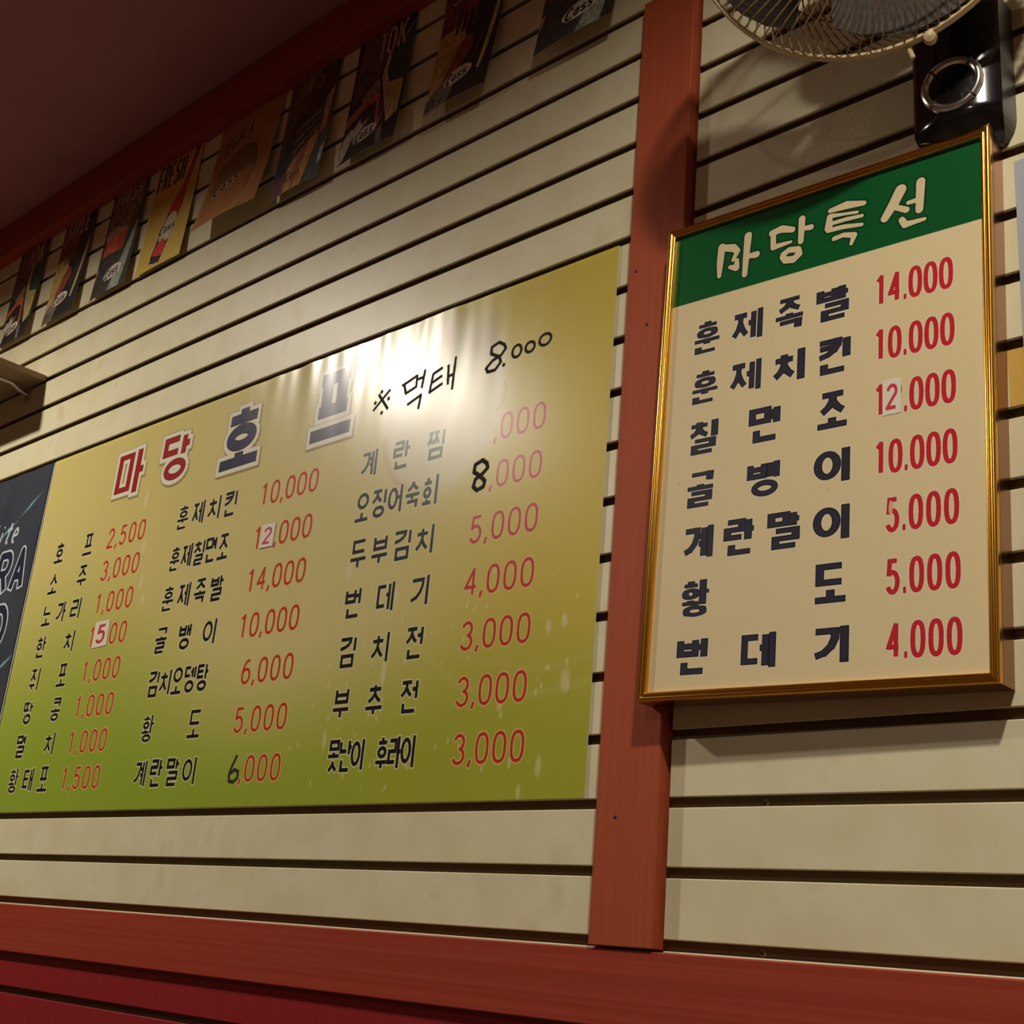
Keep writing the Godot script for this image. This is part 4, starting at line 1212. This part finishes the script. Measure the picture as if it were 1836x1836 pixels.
# ------------------------------------------------------------------ wall speaker
func build_speaker() -> void:
	var t := thing("wall_speaker", P(0.657, -0.475, 0.0), "black glossy wall box with chrome ring, half behind the gold frame", "speaker")
	var w := 0.132
	var h := 0.23
	var st := begin()
	# bowed front, turned-in foot, rounded lower corners
	var rows := 26
	var cols := 22
	var grid := []
	for j in rows + 1:
		var row := []
		for i in cols + 1:
			var x := (float(i) / cols - 0.5) * 2.0
			var y := (float(j) / rows - 0.5) * 2.0          # -1 at the top
			var z := 0.048 + 0.024 * (1.0 - x * x)
			if y > 0.7:
				z -= 0.045 * pow((y - 0.7) / 0.3, 1.6)
			if y < -0.94:
				z -= 0.006 * pow((-0.94 - y) / 0.06, 2.0)
			var nx := x
			if y > 0.55:
				nx *= sqrt(maxf(0.0, 1.0 - pow((y - 0.55) / 0.45, 3.0) * 0.5))
			row.append(Vector3(nx * w / 2, -y * h / 2, maxf(z, 0.002)))
		grid.append(row)
	st.set_smooth_group(0)
	var face := func(a: Vector3, b2: Vector3, c: Vector3) -> void:
		st.add_vertex(a); st.add_vertex(b2); st.add_vertex(c)
	for j in rows:
		for i in cols:
			face.call(grid[j][i], grid[j][i + 1], grid[j + 1][i + 1])
			face.call(grid[j][i], grid[j + 1][i + 1], grid[j + 1][i])
	st.generate_normals()
	put("front_shell", st.commit(), M.black_gloss, t)
	st = begin()
	for j in rows:
		for i in [0, cols]:
			var a: Vector3 = grid[j][i]
			var b: Vector3 = grid[j + 1][i]
			quad(st, a, b, Vector3(b.x, b.y, 0.0), Vector3(a.x, a.y, 0.0), Vector3(1 if i > 0 else -1, 0, 0))
	for i in cols:
		for j in [0, rows]:
			var a: Vector3 = grid[j][i]
			var b: Vector3 = grid[j][i + 1]
			quad(st, a, b, Vector3(b.x, b.y, 0.0), Vector3(a.x, a.y, 0.0), Vector3(0, 1 if j == 0 else -1, 0))
	put("side_shell", st.commit(), M.black_side, t)
	# chrome ring round a dark dial, both turned to follow the bow of the shell
	var turn := Basis(Vector3.UP, 0.12)
	var at := Vector3(0.003, -0.03, 0.068)
	st = begin()
	var ring := []
	for i in 17:
		var a := TAU * i / 16
		ring.append(Vector2(0.0385 + 0.0062 * cos(a), 0.002 + 0.006 * sin(a)))
	add_lathe(st, ring, 56, turn, at)
	put("chrome_ring", st.commit(), M.chrome, t)
	st = begin()
	add_lathe(st, [Vector2(0.0, 0.004), Vector2(0.02, 0.0035), Vector2(0.034, 0.001), Vector2(0.036, -0.006)], 48, turn, at)
	put("dial", st.commit(), M.black_gloss, t)
	for k in 4:
		st = begin()
		add_box(st, at + turn * Vector3(0.0385 * cos(TAU * k / 4 + 0.8), 0.0385 * sin(TAU * k / 4 + 0.8), 0.004), Vector3(0.0035, 0.013, 0.009), 0.0008, turn * Basis(Vector3.BACK, TAU * k / 4 + 0.8 + PI / 2))
		put("ring_notch", st.commit(), M.black_side, t)

# ------------------------------------------------------------------ small things
func build_small() -> void:
	# shelf on the slatwall at the left edge
	var t := thing("wall_shelf", P(-2.729, -0.196, 0.0), "thin tan wall shelf above the dark promotion banner", "shelf")
	put("board", box(Vector3(1.0, 0.018, 0.30), 0.0015), M.shelf, t, Vector3(0, 0, 0.151))
	for x in [0.4, -0.35]:
		var st := begin()
		add_tube(st, [Vector3(x, -0.03, 0.002), Vector3(x, -0.026, 0.03), Vector3(x, -0.012, 0.06), Vector3(x, -0.011, 0.2)], 0.006, 10)
		add_box(st, Vector3(x, -0.03, 0.003), Vector3(0.026, 0.05, 0.004), 0.001)
		put("bracket", st.commit(), M.steel, t)
	# yellow label stuck on one slat, and a pale sheet, at the right edge
	var o := put("yellow_label", box(Vector3(0.09, 0.083, 0.0006), 0.0001), plain(c8(214, 172, 84), 0.45), self, P(0.739, -0.95, 0.0004))
	tag(o, "yellow label strip on a slat beside the gold frame", "label")
	var f := func(u: float, v: float) -> Vector3: return Vector3((u - 0.5) * 0.21, (0.5 - v) * 0.33, 0.003 + 0.004 * u * v)
	var o2 := put("notice_sheet", sheet(f, 8, 8, 0.0005, plain(c8(176, 180, 190), 0.5), M.paper), null, self, P(0.822, -0.785, 0.0))
	tag(o2, "pale blue-grey notice sheet at the right edge beside the gold frame", "notice")

# ------------------------------------------------------------------
func _ready() -> void:
	var cam := Camera3D.new()
	cam.name = "camera"
	cam.fov = 43.23308
	cam.near = 0.05
	cam.transform = Transform3D(Basis(Vector3(0.7307404, 0.0829196, -0.6776008), Vector3(0.1654628, 0.9414836, 0.2936505), Vector3(0.6622994, -0.32670004, 0.67426)).orthonormalized(), P(1.32399, -1.737886, 1.564507))
	add_child(cam)
	cam.current = true
	var env := Environment.new()
	env.background_mode = Environment.BG_COLOR
	env.background_color = Color(0, 0, 0)
	env.tonemap_mode = Environment.TONE_MAPPER_LINEAR
	env.tonemap_exposure = 1.0
	env.sdfgi_enabled = true
	env.ssao_enabled = true
	env.ssil_enabled = true
	var we := WorldEnvironment.new()
	we.name = "world"
	we.environment = env
	add_child(we)
	make_materials()
	lamp(-2.36, 1.5, "round ceiling lamp over the left end of the menu wall", 6.2)
	lamp(1.33, 1.3, "round ceiling lamp near the right end of the menu wall", 4.4)
	lamp(1.45, 3.6, "added unseen fill lamp at the far side of the room", 2.4)  # extra lamp out of view, added only as fill light
	build_room()
	build_banner()
	build_board()
	build_posters()
	build_dark_banner()
	build_fan()
	build_speaker()
	build_small()
